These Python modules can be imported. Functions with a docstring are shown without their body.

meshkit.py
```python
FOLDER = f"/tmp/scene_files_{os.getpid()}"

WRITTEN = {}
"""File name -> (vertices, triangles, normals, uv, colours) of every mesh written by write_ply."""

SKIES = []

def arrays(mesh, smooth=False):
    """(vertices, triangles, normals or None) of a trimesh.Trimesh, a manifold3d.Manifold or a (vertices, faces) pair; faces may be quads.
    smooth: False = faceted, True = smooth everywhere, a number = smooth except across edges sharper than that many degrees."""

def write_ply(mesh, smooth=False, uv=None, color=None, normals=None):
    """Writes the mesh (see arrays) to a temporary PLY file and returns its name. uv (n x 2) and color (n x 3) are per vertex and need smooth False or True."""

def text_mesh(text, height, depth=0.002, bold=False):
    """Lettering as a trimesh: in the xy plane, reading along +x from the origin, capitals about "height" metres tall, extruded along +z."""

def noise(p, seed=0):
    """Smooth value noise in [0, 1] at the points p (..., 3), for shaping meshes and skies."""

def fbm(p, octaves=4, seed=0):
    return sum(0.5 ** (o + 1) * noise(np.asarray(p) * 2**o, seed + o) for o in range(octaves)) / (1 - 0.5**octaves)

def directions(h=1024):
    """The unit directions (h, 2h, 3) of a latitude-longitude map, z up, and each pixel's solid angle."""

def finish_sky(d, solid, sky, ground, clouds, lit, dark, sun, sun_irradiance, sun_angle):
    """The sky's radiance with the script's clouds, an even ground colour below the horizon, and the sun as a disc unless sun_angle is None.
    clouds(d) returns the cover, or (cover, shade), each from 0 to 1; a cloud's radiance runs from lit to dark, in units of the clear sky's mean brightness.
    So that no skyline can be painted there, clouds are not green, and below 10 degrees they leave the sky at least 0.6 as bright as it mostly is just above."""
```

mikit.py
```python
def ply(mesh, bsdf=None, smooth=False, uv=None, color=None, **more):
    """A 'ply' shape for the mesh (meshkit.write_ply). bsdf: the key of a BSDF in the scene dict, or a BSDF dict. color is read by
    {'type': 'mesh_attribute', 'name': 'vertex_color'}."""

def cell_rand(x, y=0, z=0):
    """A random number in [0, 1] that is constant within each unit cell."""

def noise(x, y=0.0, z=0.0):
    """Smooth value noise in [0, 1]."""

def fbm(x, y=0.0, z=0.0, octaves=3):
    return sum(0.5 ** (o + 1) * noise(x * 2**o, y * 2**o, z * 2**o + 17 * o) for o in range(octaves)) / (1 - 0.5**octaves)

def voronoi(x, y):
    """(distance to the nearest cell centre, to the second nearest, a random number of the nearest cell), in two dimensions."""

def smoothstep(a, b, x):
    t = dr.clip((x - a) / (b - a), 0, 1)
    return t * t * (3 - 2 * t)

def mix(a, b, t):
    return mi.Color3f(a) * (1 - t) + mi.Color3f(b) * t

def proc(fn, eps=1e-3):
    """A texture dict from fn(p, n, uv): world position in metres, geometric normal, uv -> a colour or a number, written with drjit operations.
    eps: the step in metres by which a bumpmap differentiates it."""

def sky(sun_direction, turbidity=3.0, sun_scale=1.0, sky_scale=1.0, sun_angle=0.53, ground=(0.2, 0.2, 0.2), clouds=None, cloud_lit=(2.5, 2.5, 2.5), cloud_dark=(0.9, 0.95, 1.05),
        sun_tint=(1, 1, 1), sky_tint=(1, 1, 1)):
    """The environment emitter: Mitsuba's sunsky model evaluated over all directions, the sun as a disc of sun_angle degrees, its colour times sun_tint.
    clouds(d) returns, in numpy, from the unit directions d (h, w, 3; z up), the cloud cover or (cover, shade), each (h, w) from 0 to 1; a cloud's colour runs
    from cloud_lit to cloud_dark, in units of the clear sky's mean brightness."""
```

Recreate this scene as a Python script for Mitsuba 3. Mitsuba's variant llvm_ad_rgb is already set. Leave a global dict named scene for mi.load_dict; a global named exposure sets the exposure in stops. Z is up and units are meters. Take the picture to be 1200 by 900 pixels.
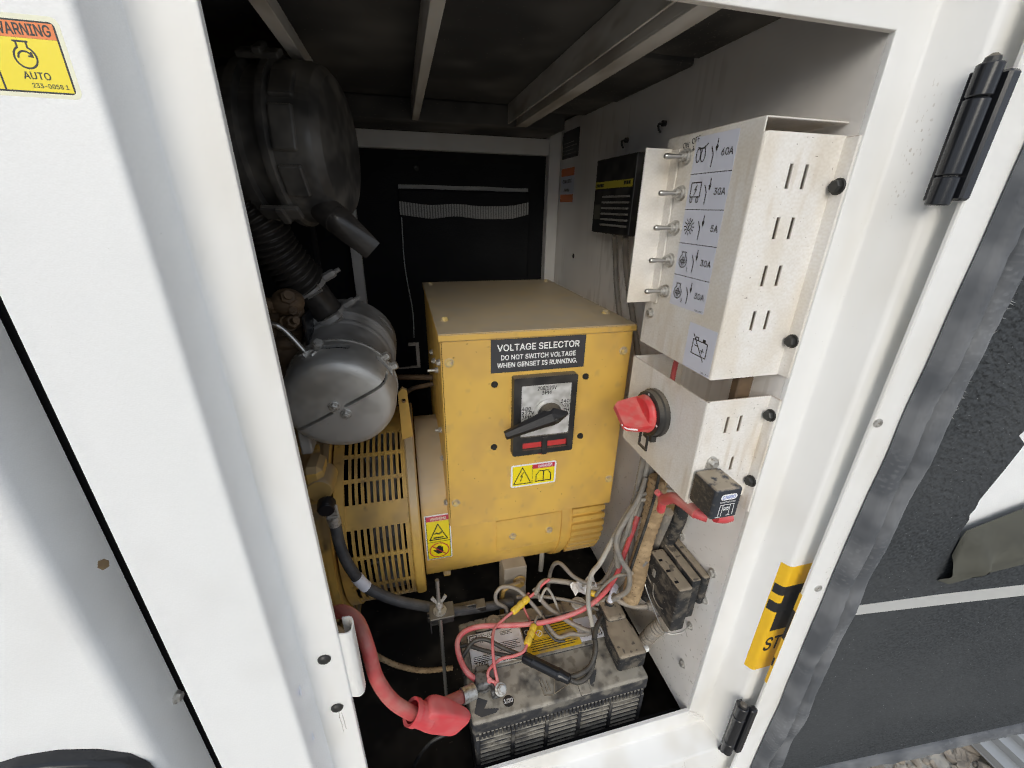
import math, random
import numpy as np, trimesh, manifold3d as mf, mitsuba as mi, drjit as dr
import mikit, meshkit
from mikit import proc, noise, fbm, smoothstep, mix, voronoi
from shapely.geometry import Polygon, LineString, Point, box as sbox
from shapely.ops import unary_union
from shapely import affinity
T = mi.ScalarTransform4f
random.seed(7); RNG = np.random.default_rng(7)
exposure = 2.85
scene, labels = {}, {}
# ---------------------------------------------------------------- camera, sky
CAM = np.array([0, 0, 1.2]); FWD = np.array([.229, .890, -.394]); UP = np.array([.0813, .386, .919])
scene['camera'] = {'type': 'perspective', 'fov': 102.11, 'fov_axis': 'x', 'near_clip': .01, 'far_clip': 400.0,
    'to_world': T().look_at(origin=CAM.tolist(), target=(CAM + FWD).tolist(), up=UP.tolist())}
scene['sky'] = mikit.sky((-.32, -.82, .40), turbidity=3, sun_scale=.25, sun_angle=36, sun_tint=(.79, .96, 1.34), cloud_lit=(1.31, 1.44, 1.65), clouds=lambda d: 1.0, ground=(.30, .295, .285))

# ---------------------------------------------------------------- materials
def pr(name, color, rough=.5, metal=0.0, spec=.5, bump=None, bscale=1.0, eps=2e-4, **kw):
    b = {'type': 'principled', 'base_color': color if isinstance(color, dict) else {'type': 'rgb', 'value': list(color)},
         'roughness': rough if isinstance(rough, dict) else float(rough), 'metallic': float(metal), 'specular': float(spec), **kw}
    if bump is not None:
        b = {'type': 'bumpmap', 'arbitrary': proc(bump, eps), 'scale': float(bscale), 'bsdf': b}
    scene['paint_' + name] = {'type': 'twosided', 'bsdf': b}
def up(n, a=.35, b=.9): return smoothstep(a, b, n.z)
def dusty_(a, b): return proc(lambda p, n, uv: mix(a, b, smoothstep(.3, .7, fbm(p.x * 160, p.y * 160, p.z * 160))))
def specks(p, s, t, w=.03):
    return smoothstep(t, t + w, noise(p.x * s, p.y * s, p.z * s))
def f_white(p, n, uv):
    c = mix((.79, .80, .80), (.73, .735, .73), smoothstep(.45, .8, fbm(p.x * 14, p.y * 14, p.z * 9)))
    c = mix(c, (.66, .665, .66), .45 * noise(p.x * 1100, p.y * 1400, p.z * 1400))
    c = mix(c, (.20, .16, .11), .7 * specks(p, 520, .962) * smoothstep(.5, .7, noise(p.x * 12, p.y * 12, p.z * 12)))
    return mix(c, (.45, .40, .33), .55 * up(n))
pr('white_paint', proc(f_white), .42, spec=.45, bump=lambda p, n, uv: noise(p.x * 700, p.y * 700, p.z * 700), bscale=.00014)
def f_frame(p, n, uv):
    c = mix((.765, .765, .75), (.69, .675, .635), smoothstep(.4, .8, fbm(p.x * 18, p.y * 18, p.z * 6)))
    c = mix(c, (.16, .12, .08), .75 * specks(p, 620, .966) * smoothstep(.55, .75, noise(p.x * 20 + 31, p.y * 20, p.z * 7)))
    sc = smoothstep(.78, .86, noise(p.x * 900, p.y * 900, p.z * 260)) * smoothstep(.80, .92, noise(p.x * 45 + 5, p.y * 45, p.z * 4))
    c = mix(c, (.28, .22, .15), .4 * sc)
    return mix(c, (.42, .36, .28), .35 * up(n))
pr('frame_paint', proc(f_frame), .42, spec=.45, bump=lambda p, n, uv: noise(p.x * 700, p.y * 700, p.z * 700), bscale=.00014)
def f_box(p, n, uv):
    d = fbm(p.x * 30, p.y * 30, p.z * 12)
    c = mix((.77, .755, .725), (.70, .655, .58), smoothstep(.35, .75, d))
    c = mix(c, (.55, .46, .35), .42 * smoothstep(.5, .85, noise(p.x * 160, p.y * 160, p.z * 25)) * smoothstep(.4, .7, noise(p.x * 11, p.y * 11 + 3, p.z * 9)))
    c = mix(c, (.50, .43, .34), .30 * noise(p.x * 520, p.y * 520, p.z * 520))
    c = mix(c, (.17, .12, .08), .8 * specks(p, 330, .945))
    return mix(c, (.33, .26, .19), .75 * up(n))
pr('box_paint', proc(f_box), .5, spec=.4, bump=lambda p, n, uv: noise(p.x * 600, p.y * 600, p.z * 600), bscale=.00008)
def f_wall(p, n, uv):
    c = mix((.84, .82, .79), (.72, .69, .65), smoothstep(.3, .75, fbm(p.y * 9, p.z * 5, p.x * 9)))
    c = mix(c, (.36, .31, .25), .22 * smoothstep(.55, .85, noise(p.y * 130, p.z * 22, 2.0)) * smoothstep(.4, .8, noise(p.y * 7, p.z * 3, 1.0)))
    c = mix(c, (.24, .19, .14), .6 * specks(p, 240, .86) * smoothstep(.85, .5, p.z) )
    return mix(c, (.33, .27, .2), .8 * up(n))
pr('wall_paint', proc(f_wall), .5, spec=.4)
def f_beam(p, n, uv):
    c = mix((.58, .56, .52), (.38, .35, .30), smoothstep(.35, .75, fbm(p.x * 30, p.y * 12, p.z * 30)))
    return mix(c, (.20, .17, .14), .3 * smoothstep(.6, .9, fbm(p.x * 60, p.y * 25, p.z * 60)))
pr('beam_paint', proc(f_beam), .55)
def f_yellow(p, n, uv):
    d = fbm(p.x * 22, p.y * 22, p.z * 14)
    c = mix((.66, .420, .092), (.57, .360, .100), smoothstep(.35, .75, d))
    c = mix(c, (.40, .28, .13), .35 * smoothstep(.62, .85, fbm(p.x * 75, p.y * 75, p.z * 40)))
    c = mix(c, (.15, .10, .05), .7 * specks(p, 150, .945) * smoothstep(.4, .6, noise(p.x * 30, p.y * 30, p.z * 30)))
    dust = smoothstep(.15, .85, n.z)
    c = mix(c, (.44, .385, .30), dust * (.66 + .3 * d))
    return c
pr('yellow_paint', proc(f_yellow), .42, spec=.45, bump=lambda p, n, uv: noise(p.x * 400, p.y * 400, p.z * 400), bscale=.00008)
def f_yellow_d(p, n, uv):
    d = fbm(p.x * 26, p.y * 26, p.z * 18)
    c = mix((.54, .33, .07), (.36, .235, .08), smoothstep(.3, .72, d))
    c = mix(c, (.06, .04, .02), .75 * smoothstep(.62, .8, fbm(p.x * 40 + 9, p.y * 40, p.z * 22)))
    return mix(c, (.27, .21, .14), .8 * smoothstep(.2, .8, n.z))
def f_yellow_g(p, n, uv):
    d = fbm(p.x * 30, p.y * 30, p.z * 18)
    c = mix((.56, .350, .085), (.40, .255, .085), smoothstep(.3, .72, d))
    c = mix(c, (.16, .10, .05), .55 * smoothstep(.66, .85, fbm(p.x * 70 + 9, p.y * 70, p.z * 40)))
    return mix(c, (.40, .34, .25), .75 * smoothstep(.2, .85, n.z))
pr('yellow_grimy_shaded', proc(f_yellow_g), .5)  # some grime, mostly the shade beneath the canister painted into the yellow
pr('foot_grey', proc(lambda p, n, uv: mix((.36, .32, .265), (.24, .205, .16), fbm(p.x * 40, p.y * 40, p.z * 25))), .65)
pr('yellow_bolt', dusty_((.60, .45, .17), (.40, .33, .23)), .45)
pr('yellow_dirty', proc(f_yellow_d), .5)
def f_foam(p, n, uv):
    return mix((.012, .013, .015), (.035, .036, .038), noise(p.x * 500, p.y * 500, p.z * 500) * smoothstep(.3, .8, fbm(p.x * 6, p.y * 6, p.z * 6)))
pr('black_foam', proc(f_foam), .85, spec=.2)
def f_floor(p, n, uv):
    c = mix((.022, .021, .020), (.075, .066, .055), smoothstep(.4, .8, fbm(p.x * 18, p.y * 18, p.z)))
    return mix(c, (.2, .16, .11), .7 * specks(p, 190, .86, .06) * smoothstep(.4, .7, noise(p.x * 14, p.y * 14)))
pr('floor_grime', proc(f_floor), .6)
def f_ceil(p, n, uv):
    c = mix((.055, .055, .055), (.16, .155, .145), smoothstep(.3, .8, fbm(p.x * 9, p.y * 9, p.z * 9)))
    return mix(c, (.15, .14, .12), .6 * specks(p, 420, .8))
pr('ceiling_foam', proc(f_ceil), .85, spec=.2)
def f_dfoam(p, n, uv):
    c = mix((.020, .023, .026), (.050, .055, .060), noise(p.x * 330, p.y * 330, p.z * 330))
    c = mix(c, (.065, .069, .073), .5 * smoothstep(.35, .8, fbm(p.x * 5, p.y * 5, p.z * 5)))
    return mix(c, (.3, .31, .32), .5 * specks(p, 420, .93))
pr('door_foam', proc(f_dfoam), .75, spec=.35, bump=lambda p, n, uv: fbm(p.x * 170, p.y * 170, p.z * 170), bscale=.007)
def f_seal(p, n, uv):
    c = mix((.080, .086, .096), (.150, .156, .166), smoothstep(.3, .75, fbm(p.x * 25, p.y * 25, p.z * 25)))
    return mix(c, (.36, .375, .39), .12 * smoothstep(.5, .9, noise(p.x * 240, p.y * 240, p.z * 300)) * smoothstep(.45, .75, noise(p.x * 25, p.y * 25, p.z * 14)))
pr('seal_rubber', proc(f_seal), .6, spec=.4, bump=lambda p, n, uv: fbm(p.x * 160, p.y * 160, p.z * 260), bscale=.0007)
def f_blk(p, n, uv):
    c = mix((.016, .016, .017), (.05, .047, .043), smoothstep(.35, .8, fbm(p.x * 40, p.y * 40, p.z * 30)))
    return mix(c, (.17, .145, .11), .75 * smoothstep(.3, .9, n.z) * (.4 + fbm(p.x * 60, p.y * 60, p.z * 60)))
pr('black_plastic', proc(f_blk), .42, spec=.5)
def f_clean(p, n, uv):
    c = mix((.045, .044, .043), (.13, .122, .11), smoothstep(.3, .8, fbm(p.x * 40, p.y * 40, p.z * 30)))
    return mix(c, (.2, .18, .15), .7 * smoothstep(.3, .9, n.z))
pr('filter_plastic', proc(f_clean), .3, spec=.5)
pr('gloss_black', (.012, .013, .016), .22, spec=.5)
pr('satin_black', (.013, .013, .015), .5, spec=.4)
pr('matte_black', (.010, .010, .011), .8, spec=.2)
def f_bat(p, n, uv):
    q = fbm(p.x * 55, p.y * 55, p.z * 55, 4)
    c = mix((.028, .029, .033), (.085, .08, .072), smoothstep(.4, .8, q))
    dust = smoothstep(.2, .9, n.z) * smoothstep(.26, .52, fbm(p.x * 26 + 4, p.y * 26, p.z * 20, 4)) + .25 * smoothstep(.5, .75, q)
    back = smoothstep(.46, .54, p.y)
    c = mix(c, mix((.40, .37, .31), (.35, .28, .195), back), dr.clip(dust * (.82 + .15 * back), 0, 1))
    c = mix(c, (.12, .105, .085), .55 * smoothstep(.52, .72, fbm(p.x * 95 + 2, p.y * 95, p.z * 95, 4)) * smoothstep(.2, .9, n.z))
    return mix(c, (.03, .03, .032), .7 * specks(p, 120, .8, .08) * smoothstep(.2, .9, n.z))
pr('battery_plastic', proc(f_bat), .6, spec=.4, bump=lambda p, n, uv: fbm(p.x * 220, p.y * 220, p.z * 220), bscale=.0005)
def f_dustblk(p, n, uv):
    q = fbm(p.x * 70, p.y * 70, p.z * 70, 4)
    c = mix((.020, .021, .023), (.10, .09, .075), smoothstep(.45, .8, q))
    c = mix(c, (.22, .2, .17), .7 * specks(p, 480, .82, .08))
    return mix(c, (.30, .25, .185), dr.clip((.62 + .5 * fbm(p.x * 90, p.y * 90, p.z * 90) - .55 * specks(p, 170, .72, .1)) * smoothstep(.25, .75, n.z) + .12 * smoothstep(.4, .7, q), 0, 1))
pr('dusty_black', proc(f_dustblk), .55, spec=.4)
pr('scuff_grey', (.060, .062, .066), .5)
pr('sticker_dull', (.45, .38, .04), .5)
pr('relay_black', proc(lambda p, n, uv: mix(mix((.030, .034, .042), (.12, .11, .095), .7 * smoothstep(.45, .8, fbm(p.x * 260, p.y * 260, p.z * 260)) * smoothstep(.2, .8, -n.x)), (.36, .30, .22), .85 * smoothstep(.3, .9, n.z) * smoothstep(.25, .5, fbm(p.x * 120, p.y * 120, p.z * 120)))), .38, spec=.5)
def f_metal(p, n, uv):
    return mix((.66, .65, .62), (.40, .39, .36), smoothstep(.35, .8, fbm(p.x * 28, p.y * 28, p.z * 28)) * .8 + .25 * specks(p, 190, .9))
pr('canister_steel', proc(f_metal), proc(lambda p, n, uv: .34 + .22 * fbm(p.x * 40, p.y * 40, p.z * 40)), metal=.65, spec=.5)
def f_metal2(p, n, uv):
    return mix((.34, .33, .315), (.20, .19, .175), smoothstep(.3, .8, fbm(p.x * 28, p.y * 28, p.z * 28)))
pr('dull_steel', proc(f_metal2), .5, metal=.25)
pr('steel', (.52, .51, .48), .34, metal=.9)
def f_zinc(p, n, uv): return mix((.56, .55, .52), (.30, .27, .23), smoothstep(.45, .8, fbm(p.x * 300, p.y * 300, p.z * 300)))
pr('zinc', proc(f_zinc), .42, metal=.7)
pr('dark_bolt', (.045, .045, .043), .38, metal=.5)
def f_lead(p, n, uv): return mix((.20, .20, .20), (.055, .055, .055), smoothstep(.35, .65, fbm(p.x * 150, p.y * 150, p.z * 150)))
pr('lead', proc(f_lead), .5, metal=.4)
def f_rust(p, n, uv): return mix((.16, .10, .05), (.05, .035, .025), fbm(p.x * 60, p.y * 60, p.z * 60))
pr('rusty_brown', proc(f_rust), .7)
pr('red_plastic', proc(lambda p, n, uv: mix((.62, .040, .045), (.60, .22, .19), dr.clip(.5 * smoothstep(.35, .8, fbm(p.x * 110, p.y * 110, p.z * 110)) + .3 * smoothstep(.4, 1.0, n.z), 0, 1))), .4, spec=.45)
pr('red_window', (.52, .045, .045), .35)
def dusty(base, dust, k):
    def f(p, n, uv):
        q = fbm(p.x * 70, p.y * 70, p.z * 70)
        return mix(base, dust, dr.clip(k * (smoothstep(.3, .8, q) * .55 + .6 * smoothstep(.2, .95, n.z)), 0, 1))
    return proc(f)
pr('red_cable', dusty((.46, .075, .075), (.46, .24, .20), .75), .5)
pr('red_boot', dusty((.56, .050, .060), (.55, .20, .19), .55), .55)
pr('pink_wire', dusty((.62, .09, .105), (.62, .32, .30), .65), .45)
pr('dark_cable', dusty((.040, .043, .048), (.16, .15, .14), .55), .5)
pr('grey_wire', dusty((.19, .18, .165), (.33, .28, .22), .9), .6)
pr('pale_wire', dusty((.36, .35, .32), (.36, .29, .21), .7), .6)
pr('black_wire', dusty((.022, .022, .022), (.17, .155, .13), .45), .5)
def f_loom(p, n, uv):
    c = mix((.40, .29, .17), (.27, .19, .11), smoothstep(.3, .75, fbm(p.x * 60, p.y * 60, p.z * 60)))
    return mix(c, (.10, .06, .03), .8 * specks(p, 330, .83))
pr('tan_loom', proc(f_loom), .8, spec=.2, bump=lambda p, n, uv: noise(p.x * 300, p.y * 300, p.z * 300), bscale=.0006)
pr('yellow_crimp', dusty((.78, .52, .015), (.5, .4, .2), .35), .4)
pr('clear_plastic', (.72, .72, .70), .3)
pr('hose_rubber', dusty((.028, .026, .025), (.10, .085, .07), .35), .27)
pr('white_ink', (.80, .80, .80), .5); pr('black_ink', (.018, .018, .020), .5); pr('dark_placard', (.045, .045, .050), .45)
pr('label_white', (.74, .76, .82), .4); pr('label_lilac', (.64, .66, .75), .4)
pr('sticker_cream', (.72, .72, .55), .4); pr('sticker_yellow', (.80, .66, .012), .4); pr('sticker_orange', (.72, .185, .035), .4)
pr('sticker_gold', (.76, .46, .02), .35); pr('sticker_red', (.50, .03, .06), .45); pr('sticker_blue', (.06, .14, .45), .4)
def f_batw(p, n, uv):
    return mix((.78, .78, .78), (.58, .54, .46), smoothstep(.52, .80, fbm(p.x * 60, p.y * 60, p.z * 60)))
pr('battery_label', proc(f_batw), .5)
def f_baty(p, n, uv): return mix((.72, .46, .02), (.36, .28, .14), smoothstep(.45, .75, fbm(p.x * 60 + 3, p.y * 60, p.z * 60)))
pr('battery_yellow', proc(f_baty), .5)
pr('silver_face', proc(lambda p, n, uv: mix((.66, .66, .66), (.40, .40, .38), smoothstep(.35, .75, fbm(p.x * 45, p.y * 45, p.z * 45)))), .35, metal=.15)
pr('silver_tape', (.42, .425, .415), .45)
def f_mesh_tape(p, n, uv): return mix((.50, .50, .48), (.09, .09, .09), smoothstep(.2, -.2, dr.sin(p.x * 900)) * .8)
pr('net_tape', proc(f_mesh_tape), .6)
def f_flap(p, n, uv): return mix((.085, .085, .068), (.05, .05, .042), fbm(p.x * 30, p.y * 30, p.z * 30))
pr('olive_backing', proc(f_flap), .8, bump=lambda p, n, uv: fbm(p.x * 120, p.y * 120, p.z * 120), bscale=.001)
def f_ground(p, n, uv):
    c = mix((.42, .395, .35), (.30, .28, .245), fbm(p.x * 5, p.y * 5, p.z))
    return mix(c, (.33, .30, .26), .6 * smoothstep(.6, .8, noise(p.x * 90, p.y * 90)))
pr('gravel_ground', proc(f_ground), .9, spec=.2, bump=lambda p, n, uv: fbm(p.x * 70, p.y * 70), bscale=.02, eps=1e-3)
pr('pebble', proc(lambda p, n, uv: mix((.36, .31, .25), (.14, .12, .10), noise(p.x * 45, p.y * 45, p.z * 10))), .85)
pr('aluminium', (.40, .40, .39), .4, metal=.7)

# ---------------------------------------------------------------- mesh helpers
CAT = trimesh.util.concatenate
def part(parent, name, mesh, mat, smooth=False, label=None):
    """one shape entry, keyed parent__name (numbered when taken)"""
    base = f'{parent}__{name}' if parent else name
    k, i = base, 0
    while k in scene or k in labels:
        i += 1; k = f'{base}_{i:03d}'
    scene[k] = mikit.ply(mesh, 'paint_' + mat, smooth)
    if label: labels[k] = {'label': label}
    return k
def thing(name, label, cat, group=None, kind=None):
    k, i = name, 0
    while k in labels:
        i += 1; k = f'{name}_{i:03d}'
    labels[k] = {'label': label, 'category': cat}
    if group: labels[k]['group'] = group
    if kind: labels[k]['kind'] = kind
    return k
def tm(m):
    me = m.to_mesh(); return trimesh.Trimesh(me.vert_properties[:, :3], me.tri_verts, process=False)
def man(t):
    t = trimesh.Trimesh(t.vertices, t.faces, process=True)
    return mf.Manifold(mf.Mesh(np.asarray(t.vertices, np.float32), np.asarray(t.faces, np.uint32)))
def bx(x0, x1, y0, y1, z0, z1, c=.0008):
    """chamfered box from its limits"""
    c = min(c, .45 * min(x1 - x0, y1 - y0, z1 - z0)); P = []
    for x, sx in ((x0, 1), (x1, -1)):
        for y, sy in ((y0, 1), (y1, -1)):
            for z, sz in ((z0, 1), (z1, -1)):
                P += [(x + sx * c, y + sy * c, z), (x + sx * c, y, z + sz * c), (x, y + sy * c, z + sz * c)]
    return trimesh.convex.convex_hull(np.array(P))
def rbox(x0, x1, y0, y1, z0, z1, r=.004):
    r = min(r, .48 * min(x1 - x0, y1 - y0, z1 - z0))
    s = trimesh.creation.icosphere(2, r).vertices
    P = [s + np.array([x, y, z]) for x in (x0 + r, x1 - r) for y in (y0 + r, y1 - r) for z in (z0 + r, z1 - r)]
    return trimesh.convex.convex_hull(np.vstack(P))
def frame(o, u, v):
    u = np.array(u, float); v = np.array(v, float); u /= np.linalg.norm(u); v -= u * (u @ v); v /= np.linalg.norm(v)
    M = np.eye(4); M[:3, 0] = u; M[:3, 1] = v; M[:3, 2] = np.cross(u, v); M[:3, 3] = o
    return M
def tf(m, M):
    m = m.copy(); m.apply_transform(M); return m
def cyl(p0, p1, r, n=24, r1=None):
    return revolve([(0, 0), (r, 0), (r if r1 is None else r1, 1), (0, 1)], p0, p1, n, unit=True)
def revolve(prof, p0, p1, n=32, unit=False):
    """prof: (radius, distance along p0->p1)"""
    p0, p1 = np.array(p0, float), np.array(p1, float); L = np.linalg.norm(p1 - p0); a = (p1 - p0) / L
    t = np.array([0, 0, 1.0]) if abs(a[2]) < .9 else np.array([1.0, 0, 0])
    u = np.cross(t, a); u /= np.linalg.norm(u); v = np.cross(a, u)
    prof = [(r, d * L if unit else d) for r, d in prof]
    ang = np.arange(n) * 2 * np.pi / n; ring = np.cos(ang)[:, None] * u + np.sin(ang)[:, None] * v
    i = np.arange(n); j = (i + 1) % n; V, F, c, idx = [], [], 0, []
    for r, d in prof:
        one = r == 0
        V.append((p0 + a * d)[None] if one else p0 + a * d + ring * r); idx.append((c + i * 0, c + i * 0) if one else (c + i, c + j)); c += 1 if one else n
    for (A, A2), (B, B2), (r0, _), (r1_, _) in zip(idx, idx[1:], prof, prof[1:]):
        if r0 == 0 and r1_ == 0: continue
        if r0 > 0: F.append(np.stack([A, A2, B2], 1))
        if r1_ > 0: F.append(np.stack([A, B2, B], 1))
    return trimesh.Trimesh(np.vstack(V), np.vstack(F), process=False)
def spline(pts, k=8):
    P = np.array(pts, float)
    if len(P) < 3: return np.linspace(P[0], P[-1], k + 1)
    Q = np.vstack([2 * P[0] - P[1], P, 2 * P[-1] - P[-2]]); out = []
    for i in range(1, len(Q) - 2):
        for t in np.linspace(0, 1, k, endpoint=False):
            a, b, c, d = Q[i - 1:i + 3]
            out.append(.5 * (2 * b + (c - a) * t + (2 * a - 5 * b + 4 * c - d) * t * t + (3 * b - a - 3 * c + d) * t ** 3))
    return np.vstack([out, P[-1:]])
def tube(pts, r, n=12, k=8, rad=None, smooth=True):
    """a round tube along the points; rad(t, s) scales the radius (t from 0 to 1, s the length so far)"""
    p = spline(pts, k) if smooth else np.array(pts, float)
    d = np.gradient(p, axis=0); d /= np.linalg.norm(d, axis=1, keepdims=True) + 1e-12
    s = np.concatenate([[0], np.cumsum(np.linalg.norm(np.diff(p, axis=0), axis=1))])
    a = np.cross(d[0], [0, 0, 1.0] if abs(d[0][2]) < .9 else [1.0, 0, 0]); a /= np.linalg.norm(a)
    ang = np.arange(n) * 2 * np.pi / n; V = []
    for i in range(len(p)):
        a = a - d[i] * (a @ d[i]); a /= np.linalg.norm(a); b = np.cross(d[i], a)
        rr = r * (rad(s[i] / s[-1], s[i]) if rad else 1)
        V.append(p[i] + rr * (np.cos(ang)[:, None] * a + np.sin(ang)[:, None] * b))
    m = len(p); V = np.vstack(V + [p[:1], p[-1:]]); F = []; i = np.arange(n); j = (i + 1) % n
    for q in range(m - 1):
        A, B = q * n, q * n + n
        F += [np.stack([A + i, A + j, B + j], 1), np.stack([A + i, B + j, B + i], 1)]
    F += [np.stack([j, i, i * 0 + m * n], 1), np.stack([(m - 1) * n + i, (m - 1) * n + j, i * 0 + m * n + 1], 1)]
    return trimesh.Trimesh(V, np.vstack(F), process=False)
def ext(poly, d):
    gs = [g for g in getattr(poly, 'geoms', [poly]) if not g.is_empty]
    return CAT([trimesh.creation.extrude_polygon(g, d, engine='earcut') for g in gs])
def sheet(path, t, z0, z1, r=0.0):
    """sheet metal: plan-view path of thickness t, its bends rounded with radius r, from z0 to z1"""
    l = LineString(fillet(path, r, 16) if r else path).buffer(t / 2, cap_style='flat', join_style='mitre')
    m = ext(l, z1 - z0); m.apply_translation([0, 0, z0]); return m
def fillet(P, r, n=5):
    P = [np.array(q, float) for q in P]; out = [P[0]]; rs = list(r) if isinstance(r, (list, tuple)) else [r] * len(P)
    for a, b, c, r in zip(P, P[1:], P[2:], rs):
        u = (a - b) / np.linalg.norm(a - b); v = (c - b) / np.linalg.norm(c - b)
        k = min(r, .45 * np.linalg.norm(a - b), .45 * np.linalg.norm(c - b))
        for t in np.linspace(0, 1, n):
            out.append((1 - t) ** 2 * (b + u * k) + 2 * t * (1 - t) * b + t * t * (b + v * k))
    return out + [P[-1]]
def rrect(x0, x1, y0, y1, r):
    return sbox(x0 + r, y0 + r, x1 - r, y1 - r).buffer(r, quad_segs=5)
def strokes(lines, w, cap='round'):
    return unary_union([LineString(l).buffer(w / 2, cap_style=cap, quad_segs=3) for l in lines])
def text(s, h, d=.00012, bold=False, at='l', width=None):
    m = meshkit.text_mesh(s, h, d, bold); b = m.bounds
    if width: m.apply_scale([width / (b[1][0] - b[0][0]), 1, 1]); b = m.bounds
    sh = {'l': -b[0][0], 'c': -(b[0][0] + b[1][0]) / 2, 'r': -b[1][0]}[at]
    m.apply_translation([sh, 0, 0]); return m
def at(m, x, y, z=0.0, rot=0.0):
    if rot: m = tf(m, trimesh.transformations.rotation_matrix(math.radians(rot), [0, 0, 1]))
    m = m.copy(); m.apply_translation([x, y, z]); return m
def fl(poly, z, d=.00012): return at(ext(poly, d), 0, 0, z)
def hexbolt(p, n, r=.006, h=.005, washer=1.45, wh=.0014, rot=0.0, cham=True):
    """hexagon head with a washer at p, pointing along n"""
    p = np.array(p, float); n = np.array(n, float); n /= np.linalg.norm(n); ms = []
    if washer: ms.append(revolve([(0, 0), (r * washer, 0), (r * washer, wh * .7), (r * washer * .94, wh), (0, wh)], p, p + n, 20))
    b = wh if washer else 0
    ms.append(tf(revolve([(0, b), (r, b), (r, b + h * .8), (r * .86, b + h), (r * .5, b + h * 1.02), (0, b + h * 1.02)], (0, 0, 0), (0, 0, 1), 6), frame(p, *perp(n, rot))))
    return CAT(ms)
def perp(n, rot=0.0):
    t = np.array([0, 0, 1.0]) if abs(n[2]) < .9 else np.array([1.0, 0, 0])
    u = np.cross(t, n); u /= np.linalg.norm(u); v = np.cross(n, u)
    c, s = math.cos(rot), math.sin(rot); return c * u + s * v, -s * u + c * v
def rivet(p, n, r, h=.003):
    return revolve([(0, 0), (r, 0), (r * .92, h * .5), (r * .6, h), (r * .3, h * .9), (0, h * .75)], p, np.array(p) + np.array(n), 20)
FRONT = lambda x, y, z: frame((x, y, z), (1, 0, 0), (0, 0, 1))      # faces the doorway, -Y
LEFT = lambda x, y, z: frame((x, y, z), (0, -1, 0), (0, 0, 1))      # faces -X
TOP = lambda x, y, z: frame((x, y, z), (1, 0, 0), (0, 1, 0))
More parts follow.
